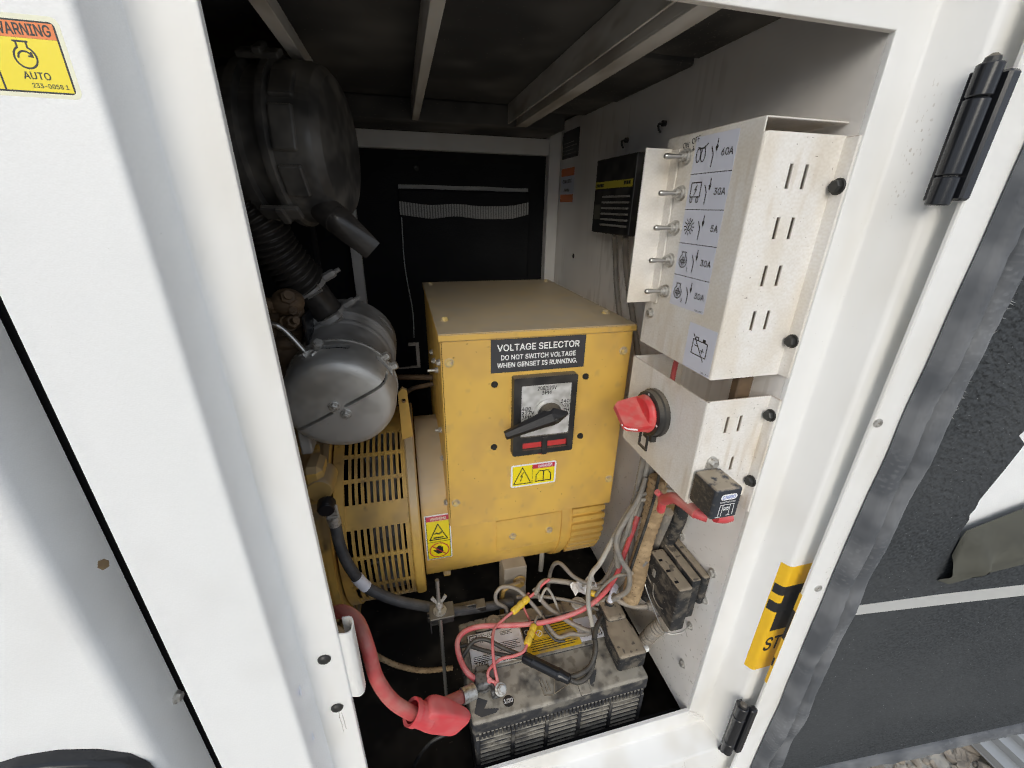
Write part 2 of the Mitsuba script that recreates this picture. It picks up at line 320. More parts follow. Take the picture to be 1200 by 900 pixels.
# ---------------------------------------------------------------- ground
def grid(x0, x1, y0, y1, nx, ny, f):
    X, Y = np.meshgrid(np.linspace(x0, x1, nx), np.linspace(y0, y1, ny)); Z = f(X, Y)
    V = np.stack([X, Y, Z], -1).reshape(-1, 3); a = (np.arange(ny - 1)[:, None] * nx + np.arange(nx - 1)).ravel()
    return trimesh.Trimesh(V, np.vstack([np.stack([a, a + 1, a + nx + 1], 1), np.stack([a, a + nx + 1, a + nx], 1)]), process=False)
scene['ground'] = mikit.ply(grid(-60, 60, -60, 60, 7, 7, lambda X, Y: X * 0), 'paint_gravel_ground')
labels['ground'] = {'label': 'brown dusty gravel ground below the open door', 'kind': 'structure'}
ic = trimesh.creation.icosphere(1, 1.0); ps = []
for i in range(1800):
    r = RNG.uniform(.004, .013) * (1 if i % 9 else 1.7)
    m = ic.copy(); m.vertices = m.vertices * RNG.uniform(.7, 1.2, 3) * np.array([r * 1.5, r, r * .7]) + RNG.normal(0, r * .12, (len(m.vertices), 3))
    m = tf(m, trimesh.transformations.rotation_matrix(RNG.uniform(0, 6.3), [0, 0, 1])); m.apply_translation([RNG.uniform(.55, 1.5), RNG.uniform(.1, 1.0), r * .35]); ps.append(m)
scene['gravel'] = mikit.ply(CAT(ps), 'paint_pebble')
labels['gravel'] = {'label': 'loose brown pebbles and wood chips lying on the ground below the open door', 'category': 'gravel', 'kind': 'stuff'}
k = thing('corrugated_sheet', 'ribbed aluminium sheet lying on the gravel at the lower right corner', 'metal sheet')
Rz = trimesh.transformations.rotation_matrix(math.radians(-3), [0, 0, 1]); Rz[:3, 3] = (1.222, .12, .028)
part(k, 'sheet', tf(bx(0, .6, -.5, .3, -.004, 0, .001), Rz), 'aluminium')
for i in range(11):
    part(k, 'rib', tf(ext(Polygon([(0, 0), (.005, .014), (.012, .014), (.017, 0)]), .8), Rz @ frame((.002 + i * .056, .3, .0002), (1, 0, 0), (0, 0, 1))), 'aluminium')

# ---------------------------------------------------------------- enclosure shell
E = thing('generator_enclosure', 'white sheet metal generator enclosure with a framed doorway into its dark black lined inside', 'enclosure')
XL, XR, ZB, ZT = -.1054, .42, .394, 1.342
offs = {'r': [0, 0, .037, .0550, .110], 'l': [0, 0, .0385, .0450, .1276], 'b': [0, 0, .043, .060, .294], 't': [0, 0, .043, .060, .158]}
ys = [.354, .348, .348, .311, .311]
pf = {s: np.array(fillet(list(zip(o, ys)), (.0014, .003, .0048), 8)) for s, o in offs.items()}
V, F, n = [], [], len(pf['r'])
for i in range(n):
    r, l, b, t = (pf[s][i] for s in 'rlbt')
    V += [(XR + r[0], r[1], ZB - b[0]), (XR + r[0], r[1], ZT + t[0]), (XL - l[0], l[1], ZT + t[0]), (XL - l[0], l[1], ZB - b[0])]
for s in range(4):      # each side its own smooth strip
    q = []
    for i in range(n - 1):
        a, b = i * 4 + s, i * 4 + (s + 1) % 4
        q.append((a, b, b + 4, a + 4))
    side = ['right_jamb', 'header', 'left_jamb', 'sill'][s].replace('right_', '').replace('left_', '')
    used = sorted({v for f in q for v in f}); re = {v: j for j, v in enumerate(used)}
    h_ = 13 if s == 2 else len(q)        # on the left the recessed jamb ends at its ridge, the smooth post starts there
    part(E, side, (np.array(V)[used], np.array([[re[v] for v in f] for f in q[:h_]])), 'frame_paint', 45)
    if s == 2: part(E, 'door_post', (np.array(V)[used], np.array([[re[v] for v in f] for f in q[h_:]])), 'white_paint', 45)
part(E, 'post_return', bx(-.2332, -.2312, .3112, .3655, .10, 1.50, .0004), 'white_paint')
part(E, 'side_wall', bx(.5282, .5302, .3114, 1.24, .10, 1.50, .0004), 'frame_paint')
part(E, 'roof', bx(-.80, .54, .29, 1.26, 1.502, 1.53, .004), 'white_paint')
part(E, 'base', bx(-.80, .53, .33, 1.24, .02, .098, .002), 'matte_black')
part(E, 'floor', bx(-.76, .526, .3775, 1.19, .215, .225), 'floor_grime')
part(E, 'left_lining', bx(-.76, -.74, .3775, 1.19, .2255, 1.40), 'black_foam')
part(E, 'right_lining', bx(.515, .5275, .3775, 1.19, .2255, 1.40), 'black_foam')
for z0, z1, x0, x1 in ((1.358, 1.401, -.735, .418),):
    part(E, 'front_lining', bx(x0, x1, .3775, .384, z0, z1), 'matte_black')
part(E, 'front_lining', bx(-.73, -.235, .366, .384, .2255, 1.40), 'matte_black')
part(E, 'front_lining', bx(-.73, .51, .366, .3765, .2255, .355), 'matte_black')
part(E, 'back_lining', bx(-.739, .5145, 1.186, 1.20, .2255, 1.401), 'black_foam')
part(E, 'back_panel', bx(-.001, .345, 1.176, 1.1855, .70, 1.236, .004), 'black_foam')
part(E, 'outer_wall', bx(-.80, .528, 1.225, 1.24, .10, 1.50), 'white_paint')
part(E, 'outer_wall', bx(-.80, -.78, .34, 1.22, .10, 1.50), 'white_paint')
# right wall plate, back frame, ceiling
W = part(E, 'inner_wall', bx(.4202, .4227, .3545, 1.1760, .368, 1.399, .0003), 'wall_paint')
part(E, 'back_frame', bx(-.128, -.104, 1.150, 1.1755, .2260, 1.3220), 'frame_paint')
part(E, 'back_frame', bx(-.128, .3835, 1.150, 1.1757, 1.3224, 1.3585), 'frame_paint')
part(E, 'back_frame', bx(.3838, .414, 1.146, 1.1759, .2262, 1.400), 'frame_paint')
part(E, 'ceiling', bx(-.739, .4195, .3845, 1.185, 1.4015, 1.42), 'ceiling_foam')
part(E, 'ceiling', bx(.4198, .5145, .3845, 1.185, 1.4017, 1.42), 'matte_black')
part(E, 'ceiling_step', bx(-.10, .375, 1.02, 1.1495, 1.3590, 1.4010, .003), 'ceiling_foam')
def channel(x0, x1, zb=1.361):
    return CAT([bx(x0, x1, .385, 1.149, zb, zb + .0025, .0004), bx(x0, x0 + .0025, .385, 1.0195, zb + .0026, 1.4010, .0004)])
part(E, 'ceiling_beam', channel(.040, .053), 'beam_paint')
part(E, 'ceiling_beam', CAT([channel(.262, .286), bx(.2425, .2452, .385, 1.0195, 1.3640, 1.4008, .0004)]), 'beam_paint')
part(E, 'ceiling_beam', channel(-.113, -.098), 'beam_paint')
for y0, y1, d in ((.40, .62, .003), (.628, .86, .009), (.866, 1.01, .006)):
    part(E, 'foam_block', bx(.318 + d * .4, .4190, y0, y1, 1.394 - d, 1.4005, .004), 'ceiling_foam')
# tape on the back panel
def wavy(x0, x1, z0, h, y, amp, seed, n=60):
    x = np.linspace(x0, x1, n); w = amp * (meshkit.noise(np.stack([x * 14, x * 0 + seed, x * 0], 1)) - .5)
    sag = -.008 * np.sin(np.clip((x - x0) / (x1 - x0), 0, 1) * np.pi) * (amp > .003)
    top = np.stack([x, x * 0 + y, z0 + h + w + sag], 1); bot = np.stack([x, x * 0 + y - .0015, z0 + w * 1.4 + sag], 1)
    i = np.arange(n - 1); return trimesh.Trimesh(np.vstack([top, bot]), np.vstack([np.stack([i, i + n, i + n + 1], 1), np.stack([i, i + n + 1, i + 1], 1)]), process=False)
part(E, 'tape_strip', wavy(.001, .340, 1.2367, .0095, 1.1845, .002, 1), 'silver_tape')
part(E, 'net_tape', wavy(.0, .340, 1.178, .031, 1.1735, .008, 2), 'net_tape', label='grey netted tape sagging across the black back panel')
part(E, 'foam_edge', tube([(.003, 1.1745, 1.17), (.001, 1.174, 1.05), (.012, 1.174, .93), (.010, 1.174, .85)], .0016, 6), 'silver_tape')
part(E, 'inner_bracket', CAT([bx(-.006, .018, .95, .953, .842, .848, .0005), bx(.010, .018, .95, .953, .848, .905, .0005), bx(-.006, .0098, .95, .953, .897, .905, .0005), bx(-.050, -.0062, .95, .953, .842, .846, .0005)]), 'dull_steel')
part(E, 'fastener', rivet((.048, 1.186, 1.284), (0, -1, 0), .008, .004), 'dark_bolt')
# wall notices and hooks
part(E, 'wall_placard', tf(ext(rrect(0, .106, 0, .060, .002), .001), LEFT(.4198, 1.147, 1.313)), 'dark_placard', label='small black placard high on the far end of the inner wall')
for i in range(5):
    part(E, 'wall_placard_line', tf(ext(sbox(.008, .009 + .008 * i, .095 - .02 * (i % 2), .0105 + .008 * i), .0002), LEFT(.4187, 1.147, 1.313)), 'dull_steel') if i < 4 else None
nt = part(E, 'wall_notice', tf(ext(sbox(0, 0, .09, .078), .0006), LEFT(.4198, 1.146, 1.213)), 'label_lilac', label='orange and white handwritten notice below the black placard')
part(nt, 'orange_band', tf(CAT([fl(sbox(0, .060, .09, .078), .0007), fl(sbox(0, 0, .09, .018), .0007)]), LEFT(.4198, 1.146, 1.213)), 'sticker_orange')
part(nt, 'handwriting', tf(CAT([fl(strokes([[(.012 + .009 * i, .045), (.016 + .009 * i, .052), (.018 + .009 * i, .044)] for i in range(7)], .0018), .0008), fl(strokes([[(.024 + .008 * i, .025), (.028 + .008 * i, .032), (.030 + .008 * i, .025)] for i in range(5)], .0018), .0008)]), LEFT(.4198, 1.146, 1.213)), 'black_ink')
for y, z in ((.684, 1.325), (.803, 1.316)):
    part(E, 'cable_hook', CAT([cyl((.4198, y, z), (.414, y, z), .0042, 14), tube([(.414, y, z), (.408, y, z - .002), (.407, y - .003, z - .008), (.410, y - .005, z - .014)], .0018, 8)]), 'black_plastic')
part(E, 'wall_hole', rivet((.4199, 1.027, 1.087), (-1, 0, 0), .006, .001), 'matte_black')
for y, z, r in ((.456, .690, .0055), (.3785, .689, .0055), (.379, .631, .0055), (.392, .553, .005), (.387, .463, .0055)):
    part(E, 'wall_bolt', hexbolt((.4199, y, z), (-1, 0, 0), r, .004, 1.35, .0012, y * 9), 'zinc')
# rivets on the frame, latch bracket on the left jamb
for x, z in ((-.1240, .7265), (-.1230, .6370)):
    part(E, 'rivet', rivet((x, .3475, z), (0, -1, 0), .0072, .003), 'dark_bolt')
for x, z in ((-.146, .7130), (-.1465, .6300)):
    part(E, 'hole_plug', revolve([(0, 0), (.007, 0), (.0065, .0008), (0, .0009)], (x - .0012, .330, z), (x - 1.0, .330 - .17, z), 16), 'label_lilac')
part(E, 'latch_bracket', sheet([(-.1052, .3520), (-.0965, .3500), (-.0915, .3530), (-.0905, .3640), (-.0945, .3720), (-.1040, .3720)], .0016, .6440, .7570, .0050), 'clear_plastic', 40)
part(E, 'weld_seam', CAT([tf(trimesh.creation.icosphere(1, 1.0), np.diag([.0035 * RNG.uniform(.6, 1.2), .0018, .0035 * RNG.uniform(.6, 1.2), 1])).apply_translation([XR + .003 + .036 * t + RNG.normal(0, .0012), .3478, ZB - .003 - .038 * t + RNG.normal(0, .0012)]) for t in np.linspace(0, 1, 16)]), 'frame_paint', 60)
for q in ([(-.1225, .6260), (-.1229, .6120), (-.1222, .6010), (-.1226, .5860)], [(-.1196, .6240), (-.1190, .6060), (-.1186, .5900)]):
    part(E, 'hairline_scratch', tf(ext(strokes([q], .00045), .00012), FRONT(0, .34798, 0)), 'rusty_brown')
# warning sticker on the left post
S = part(E, 'warning_sticker', tf(ext(rrect(-.224, -.1590, 1.2485, 1.2835, .0035), .0003), FRONT(0, .3112, 0)), 'sticker_cream', label='yellow and orange engine warning sticker with an auto start symbol')
ST = FRONT(0, .3109, 0)
part(S, 'border', tf(ext(rrect(-.222, -.1612, 1.2505, 1.2812, .0022), .00012), ST), 'black_ink')
part(S, 'orange_field', tf(fl(sbox(-.2212, 1.2738, -.1620, 1.2804), .00013), ST), 'sticker_orange')
part(S, 'yellow_field', tf(fl(unary_union([sbox(-.1905, 1.2513, -.1620, 1.2737), sbox(-.2212, 1.2513, -.1914, 1.2737)]), .00013), ST), 'sticker_yellow')
eng = [[(-.1830, 1.2722), (-.1772, 1.2722)], [(-.1820, 1.2722), (-.1820, 1.2697)], [(-.1778, 1.2722), (-.1778, 1.2697)],
       [(-.1799 + .0046 * math.cos(a), 1.2656 + .0046 * math.sin(a)) for a in np.linspace(math.radians(117), math.radians(423), 30)],
       [(-.1799 + .0030 * math.cos(a), 1.2652 + .0030 * math.sin(a)) for a in np.linspace(math.radians(175), math.radians(20), 14)],
       [(-.1770, 1.2677), (-.1768, 1.2660), (-.1784, 1.2662)]]
part(S, 'symbol', tf(fl(strokes([[(a + .0022, b) for a, b in l_] for l_ in eng], .0008), .00026), ST), 'black_ink')
part(S, 'lettering', tf(CAT([at(text('WARNING', .0046, bold=True, width=.0232), -.1868, 1.2750, .00026), at(text('AUTO', .0030, bold=True), -.1815, 1.2565, .00026), at(text('233-0058 1', .0019, bold=True, at='r'), -.1636, 1.2528, .00026)]), ST), 'black_ink')
# yellow sticker on the right post (its other half is on the door edge)
rp = LineString([(XR + a, b) for a, b in pf['r']]).intersection(sbox(.4695, .2, .5265, .345))
S = part(E, 'post_sticker', at(ext(rp.buffer(.0004, cap_style='flat'), .215), 0, 0, .542), 'sticker_gold', label='yellow and black rental sticker on the right post, cut by the door gap')
ST = FRONT(0, .31059, 0)
rb_ = lambda x0, a, b: at(ext(LineString([(XR + p, q) for p, q in pf['r']]).intersection(sbox(x0, .2, .5262, .345)).buffer(.0006, cap_style='flat'), b - a), 0, 0, a)
part(S, 'black_shape', CAT([rb_(.4700, .7032, .7200), rb_(.4810, .6882, .7030), rb_(.4700, .6700, .6880), rb_(.4790, .6300, .6698)]), 'black_ink')
part(S, 'lettering', tf(at(text('STI', .028, bold=True, width=.040), .4790, .586), ST), 'black_ink')
# ---------------------------------------------------------------- closed door on the left
D = thing('enclosure_door', 'closed white door at the far left, with a black paddle latch at its lower end', 'door')
part(D, 'skin', sheet([(-.2765, .3600), (-.2835, .311), (-.78, .311)], .002, .10, 1.50, .010), 'white_paint', 40)
part(D, 'bolt', hexbolt((-.2763, .3548, .708), (.99, -.14, 0), .005, .004, 1.3), 'zinc')
part(D, 'paint_chip', tf(ext(Polygon([(0, 0), (.006, .002), (.009, .008), (.006, .013), (.001, .010), (-.002, .005)]), .0002), frame((-.2765, .352, .900), (-.141, -.99, 0), (0, 0, 1))), 'tan_loom')
pts = [(-.420, .730), (-.372, .7385), (-.345, .7350), (-.318, .7230), (-.297, .7050), (-.287, .6850), (-.283, .64), (-.30, .60), (-.42, .60)]
o = Polygon(pts).buffer(-.004).buffer(.004)
lay = []
for i, (sh, y) in enumerate([(0, .3098), (0, .302), (-.0015, .2985), (-.004, .2965), (-.010, .2955)]):
    p = o.buffer(sh) if sh else o
    q = np.array([p.exterior.interpolate(t, normalized=True).coords[0] for t in np.linspace(0, 1, 80, endpoint=False)]); lay.append(np.column_stack([q[:, 0], q[:, 0] * 0 + y, q[:, 1]]))
part(D, 'latch', trimesh.convex.convex_hull(np.vstack(lay)), 'gloss_black', 40, label='black rounded paddle latch')

# ---------------------------------------------------------------- open door on the right
D = thing('enclosure_door', 'white door swung open at the right, its inside padded with black foam and a grey rubber seal', 'door')
dv = np.array([.9964, -.085, 0]); DR = frame((.4870, .2925, 0), dv, (0, 0, 1))
dm = lambda m: tf(m, DR)
part(D, 'edge_flange', dm(bx(0, .0480, .213, 1.45, -.0052, 0, .0012)), 'frame_paint', label='white inner edge of the open door')
part(D, 'skin', dm(bx(.0482, .80, .213, 1.45, -.0160, -.0050, .001)), 'white_paint')
def seal(horizontal=False):
    ns, nz = 26, 260
    L0, L1 = (.213, 1.45) if not horizontal else (.05, .80)
    W = .058 if not horizontal else .036
    u = np.linspace(0, 1, ns); z = np.linspace(L0, L1, nz); U, Z = np.meshgrid(u, z)
    nz1 = lambda s, f: meshkit.noise(np.stack([Z * f, U * 0 + s, U * 0], -1)) - .5
    if horizontal: h = .012 * np.sqrt(np.clip(1 - (2 * U - 1) ** 2, 0, 1)) * (1 + .3 * nz1(3, 22))
    else:
        c = .46 + .10 * nz1(2, 4)
        A = np.sqrt(np.clip(1 - ((U - c * .5) / (c * .5 + .001)) ** 2, 0, 1)); B = np.sqrt(np.clip(1 - ((U - (1 + c) / 2) / ((1 - c) / 2 + .001)) ** 2, 0, 1))
        h = .0180 * A * (1 + .25 * nz1(5, 12)) + .0140 * B * (1 + .4 * nz1(6, 16))
    h = h + .0042 * (meshkit.fbm(np.stack([U * 4, Z * 85 + U * 3, U * 0], -1), 3) - .5) * np.sin(np.pi * U)
    s = .0345 + W * U + (.006 * nz1(1, 6) + .003 * nz1(9, 17)) * (1 - .2 * U) if not horizontal else U
    P = np.stack([s, Z, h + .0004], -1) if not horizontal else np.stack([Z, .2135 + W * U + .003 * nz1(8, 9), h + .0006], -1)
    a = (np.arange(nz - 1)[:, None] * ns + np.arange(ns - 1)).ravel()
    f = np.vstack([np.stack([a, a + 1, a + ns + 1], 1), np.stack([a, a + ns + 1, a + ns], 1)])
    return dm(trimesh.Trimesh(P.reshape(-1, 3), f, process=False))
part(D, 'rubber_seal', seal(), 'seal_rubber', 60)
part(D, 'rubber_seal', seal(True), 'seal_rubber', 60)
tornout = [(.207, .808), (.210, .83), (.206, .838), (.210, .848), (.2085, .862), (.213, .878), (.222, .91), (.230, .944), (.222, .950), (.213, .957), (.222, .972), (.262, 1.03), (.40, 1.07), (.48, 1.0), (.46, .75), (.30, .735), (.235, .75)]
fo = sbox(.0885, .249, .80, 1.45).difference(Polygon(tornout))
part(D, 'foam_panel', dm(at(ext(fo, .0088), 0, 0, -.0048)), 'door_foam', label='black crinkled foam padding with a torn hole')
fx, fz = np.meshgrid(np.linspace(0, 1, 24), np.linspace(0, 1, 14))
lo = np.stack([np.interp(fx, [0, .14, .45, 1], [.212, .238, .300, .45]), np.interp(fx, [0, .14, .45, 1], [.722, .710, .722, .742])], -1)
hi = np.stack([np.interp(fx, [0, .12, .5, 1], [.211, .2095, .300, .46]), np.interp(fx, [0, .12, .5, 1], [.770, .812, .845, .875])], -1)
xy = lo * (1 - fz[..., None]) + hi * fz[..., None]
w = .0060 + .010 * np.sin(fz * np.pi) * (.5 + meshkit.noise(np.stack([fx * 5, fz * 3, fx * 0], -1))) + .012 * np.exp(-((fx - .16 - .12 * (1 - fz)) / .05) ** 2) * np.sin(np.pi * fz)
Pf = np.concatenate([xy, w[..., None]], -1).reshape(-1, 3); a = (np.arange(13)[:, None] * 24 + np.arange(23)).ravel()
part(D, 'torn_flap', dm(trimesh.Trimesh(Pf, np.vstack([np.stack([a, a + 1, a + 25], 1), np.stack([a, a + 25, a + 24], 1)]), process=False)), 'olive_backing', 50, label='olive backing of a foam piece torn loose and folded down')
part(D, 'silver_tape', dm(at(ext(Polygon([(.090, .6725), (.116, .6715), (.25, .6650), (.416, .6560), (.79, .638), (.79, .664), (.401, .6815), (.238, .689), (.109, .6915), (.0905, .692)]), .0006), 0, 0, .0042)), 'silver_tape')
fr = []
for i in range(70):
    z = RNG.uniform(.98, 1.19); l = RNG.uniform(.001, .004); s0 = .0915 + RNG.normal(0, .0012)
    t = np.array([[s0 - .001, z, .0058], [s0 + .0010, z + .0009, .0066], [s0 - l * .8, z + RNG.uniform(-.002, .007), .0120 + RNG.uniform(-.003, .003)]]); fr.append(trimesh.Trimesh(t, [[0, 1, 2]], process=False))
kf = part(D, 'frayed_fringe', dm(CAT(fr)), 'seal_fringe' if False else 'silver_tape'); labels[kf] = {'kind': 'stuff'}
for s, z in ((.0195, .733), (.0055, .987)):
    part(D, 'screw', dm(CAT([revolve([(0, 0), (.0055, 0), (.0052, .0014), (.003, .0018), (.0026, .0006), (0, .0006)], (s, z, 0), (s, z, 1), 18)])), 'zinc')
S = part(D, 'edge_sticker', tf(ext(sbox(0, .534, .0044, .722), .0003), frame((.48693 - .085 * 0, .29264, 0), (-.085, -.9964, 0), (0, 0, 1)) @ np.diag([1, 1, 1, 1.0]) @ trimesh.transformations.translation_matrix((-.0048, 0, .0001))), 'sticker_gold', label='yellow strip of the rental sticker on the door edge')
part(S, 'black_shape', tf(CAT([fl(sbox(0, .632, .0044, .690), .0003), fl(sbox(0, .572, .003, .590), .0003)]), frame((.48693, .29264, 0), (-.085, -.9964, 0), (0, 0, 1)) @ trimesh.transformations.translation_matrix((-.0048, 0, .0001))), 'black_ink')
for z0, z1, lab in ((1.207, 1.311, 'upper black barrel hinge between the right post and the open door'), (.352, .476, 'lower black barrel hinge beside the doorway sill')):
    h = thing('door_hinge', lab, 'hinge', 'hinges of the open door')
    L = z1 - z0
    for a, b in ((0, .22), (.23, .77), (.78, 1)):
        part(h, 'knuckle', revolve([(0, 0), (.0076, 0), (.0086, .001), (.0086, (b - a) * L - .001), (.0076, (b - a) * L), (0, (b - a) * L)], (.4660, .2990, z0 + a * L), (.4660, .2990, z1 + 9), 28), 'gloss_black', 35)
    part(h, 'leaf', bx(.4760, .4880, .2890, .2990, z0 + .004, z1 - .004, .0020), 'gloss_black')
    part(h, 'leaf', bx(.4640, .4740, .3075, .3106, z0 + .004, z1 - .004, .0006), 'gloss_black')
    part(h, 'pin', revolve([(0, 0), (.0055, 0), (.0050, .004), (.002, .0065), (0, .0066)], (.4660, .2990, z1), (.4660, .2990, z1 + 1), 18), 'black_plastic')
part('generator_enclosure', 'bolt', hexbolt((.4700, .3108, .338), (0, -1, 0), .006, .006, 1.3), 'gloss_black')

# ---------------------------------------------------------------- control box with the five toggles
B = thing('switch_box', 'white slotted control box with five toggle switches, upper of two on the inner wall', 'control box', 'control boxes on the inner wall')
def slots(x0, x1, z0, z1, holes): return sbox(x0, z0, x1, z1).difference(unary_union([sbox(x - .0021, a, x + .0021, b) for x, a, b in holes]))
hs = [(x, a, b) for (a, b) in ((1.220, 1.2415), (1.174, 1.1945), (1.127, 1.148), (1.0795, 1.1005)) for x in (.3630, .3812)]
SF = lambda y: frame((0, y, 0), (1, 0, 0), (0, 0, 1))
part(B, 'label_plate', bx(.3252, .3268, .3660, .518, 1.0225, 1.2790, .0006), 'box_paint', label='label plate of the control box, facing the generator')
part(B, 'bend', CAT([cyl((.3282, .3668, 1.0228), (.3282, .3668, 1.2665), .0030, 20)]), 'box_paint', 40)
part(B, 'slotted_plate', tf(ext(slots(.3284, .4180, 1.0228, 1.2670, hs), .0016), SF(.3654)), 'box_paint', label='front plate with two columns of slots')
part(B, 'flange', CAT([bx(.4168, .4196, .3492, .3660, 1.0228, 1.2660, .0008)]), 'box_paint')
part(B, 'top_plate', bx(.3269, .4192, .3662, .5178, 1.2774, 1.2790, .0005), 'box_paint')
part(B, 'rear_plate', bx(.3270, .4192, .5164, .5180, 1.0230, 1.2772, .0005), 'box_paint')
part(B, 'switch_guard', tf(ext(sbox(.2890, 1.0830, .3250, 1.2665).intersection(sbox(.2930, 1.0830, .40, 1.2665).buffer(.004)), .0016), SF(.5062)), 'box_paint', label='thin white guard plate standing out behind the toggles')
part(B, 'guard_bend', bx(.3232, .3252, .4890, .5062, 1.0835, 1.2660, .0006), 'box_paint')
for i in range(5):
    z = 1.2558 - .0382 * i; y = .4745
    t = part(B, 'toggle_switch', CAT([revolve([(0, 0), (.0088, 0), (.0088, .0012), (0, .0012)], (.3251, y, z), (0, y, z), 24), revolve([(.0070, .0012), (.0078, .0016), (.0078, .0044), (.0070, .005), (.0052, .005), (.0052, .0090), (.0046, .0096), (0, .0088)], (.3251, y, z), (0, y, z), 12)]), 'zinc', 30)
    d = np.array([-1, .14, -.02]); d /= np.linalg.norm(d)
    part(t, 'lever', revolve([(0, 0), (.0022, 0), (.0023, .005), (.0029, .012), (.0034, .0165), (.0030, .0188), (.0016, .0200), (0, .0203)], np.array([.3164, y, z]), np.array([.3164, y, z]) + d, 16), 'steel', 50)
part(B, 'bolt', hexbolt((.3251, .5000, 1.0680), (-1, 0, 0), .0052, .004, 1.35, .0012), 'zinc')
for z in (1.2230, 1.0660):
    part(B, 'bolt', hexbolt((.4165, .3562, z), (-1, 0, 0), .0062, .0052, 1.25, .0016, z * 9), 'dark_bolt')
SL = lambda w: LEFT(.3251 - w, .4620, 0)          # u runs towards the doorway
L = part(B, 'label_strip', tf(ext(sbox(0, 1.0900, .0655, 1.2735), .0002), SL(0)), 'label_lilac', label='strip of five breaker labels with symbols and ampere values')
zc = [1.2735 - .0367 * (i + .5) for i in range(5)]
part(L, 'line', tf(CAT([fl(sbox(0, 1.2735 - .0367 * i - .00035, .0655, 1.2735 - .0367 * i + .00035), .0002) for i in range(1, 5)]), SL(.0002)), 'black_ink')
def arc(cx, cy, r, a0, a1, n=24, ry=None): return [(cx + r * math.cos(math.radians(t)), cy + (ry or r) * math.sin(math.radians(t))) for t in np.linspace(a0, a1, n)]
def pole(z):
    return [[(.0370, z + .0125), (.0366, z + .0025)], [(.0285, z + .0060), (.0325, z - .0010), (.0318, z - .0125)], [(.0352, z + .0060), (.0366, z + .0020), (.0382, z + .0060)]]
def engine(z): return [arc(.0125, z - .002, .0072, 118, 422), [(.0082, z + .0085), (.0168, z + .0085)], [(.0091, z + .0085), (.0091, z + .0045)], [(.0159, z + .0085), (.0159, z + .0045)]] + [arc(.0125 + .0030 * math.cos(q), z - .002 + .0030 * math.sin(q), .0017, 0, 360, 12) for q in np.arange(4) * math.pi / 2]
sym = []
sym += [arc(.0080, zc[0], .0036, 0, 360, 24, .0068), arc(.0160, zc[0], .0036, 0, 360, 24, .0068), [(.0065, zc[0] + .0078), (.012, zc[0] + .0062), (.017, zc[0] + .0072), (.022, zc[0] + .0100)]]
sym += [[(.0050, zc[1] - .005), (.0050, zc[1] + .0095), (.0220, zc[1] + .0095), (.0220, zc[1] - .005), (.0050, zc[1] - .005)], arc(.0080, zc[1] - .0080, .0020, 0, 360, 12, .0030), arc(.0185, zc[1] - .0080, .0020, 0, 360, 12, .0030), [(.0150, zc[1] + .0065), (.0120, zc[1] + .0022), (.0150, zc[1] + .0026), (.0118, zc[1] - .0028)]]
sym += [arc(.0130, zc[2], .0040, 0, 360)] + [[(.0130 + .0060 * math.cos(a), zc[2] + .0060 * math.sin(a)), (.0130 + .0090 * math.cos(a), zc[2] + .0090 * math.sin(a))] for a in np.arange(12) * math.pi / 6] + [[(.0133, zc[2] + .002), (.0120, zc[2]), (.0130, zc[2]), (.0118, zc[2] - .002)]]
sym += engine(zc[3]) + engine(zc[4])
for z in zc: sym += pole(z)
part(L, 'symbol', tf(fl(strokes(sym, .0012), .0002), SL(.0002)), 'black_ink')
for m_ in [at(text(s, .0066, bold=True, at='r'), .0620, z - .0035) for s, z in zip(('60A', '30A', '5A', '30A', '30A'), zc)] + [at(text('1', .0045, bold=True), .0205, zc[3] - .0125), at(text('2', .0045, bold=True), .0205, zc[4] - .0125), at(text('388-1988 1', .0018, at='r'), .0640, 1.0912)]:
    part(L, 'lettering', tf(m_, SL(.0002)), 'black_ink')
L = part(B, 'battery_label', tf(ext(sbox(.046, 1.0235, .0945, 1.0775), .0002), SL(0)), 'label_lilac', label='square label with a crossed out battery symbol')
bs = [[(.0580, 1.0430), (.0580, 1.0600), (.0830, 1.0600), (.0830, 1.0430), (.0580, 1.0430)], [(.0620, 1.0600), (.0620, 1.0635), (.0665, 1.0635), (.0665, 1.0600)], [(.0620, 1.0535), (.0665, 1.0535)], [(.0735, 1.0500), (.0785, 1.0500)], [(.0760, 1.0475), (.0760, 1.0525)], [(.0570, 1.0660), (.0800, 1.0385)]]
part(L, 'symbol', tf(CAT([fl(strokes(bs, .0011), .0002), fl(sbox(.0742, 1.0600, .0790, 1.0638), .0002), at(text('388-1972', .0018, at='r'), .0930, 1.0250)]), SL(.0002)), 'black_ink')
part(B, 'handwriting', tf(CAT([at(text('ON', .0056), -.0235, 1.2650), at(text('OFF', .0056), .0005 - .008, 1.2675, rot=8), fl(strokes([[(-.0205, 1.2615), (-.0240, 1.2605)], [(-.0225, 1.2625), (-.0240, 1.2605), (-.0222, 1.2595)], [(-.0035, 1.2655), (-.0030, 1.2605)], [(-.0048, 1.2622), (-.0030, 1.2605), (-.0015, 1.2625)]], .0008), .0002)]), SL(.0001)), 'black_ink')

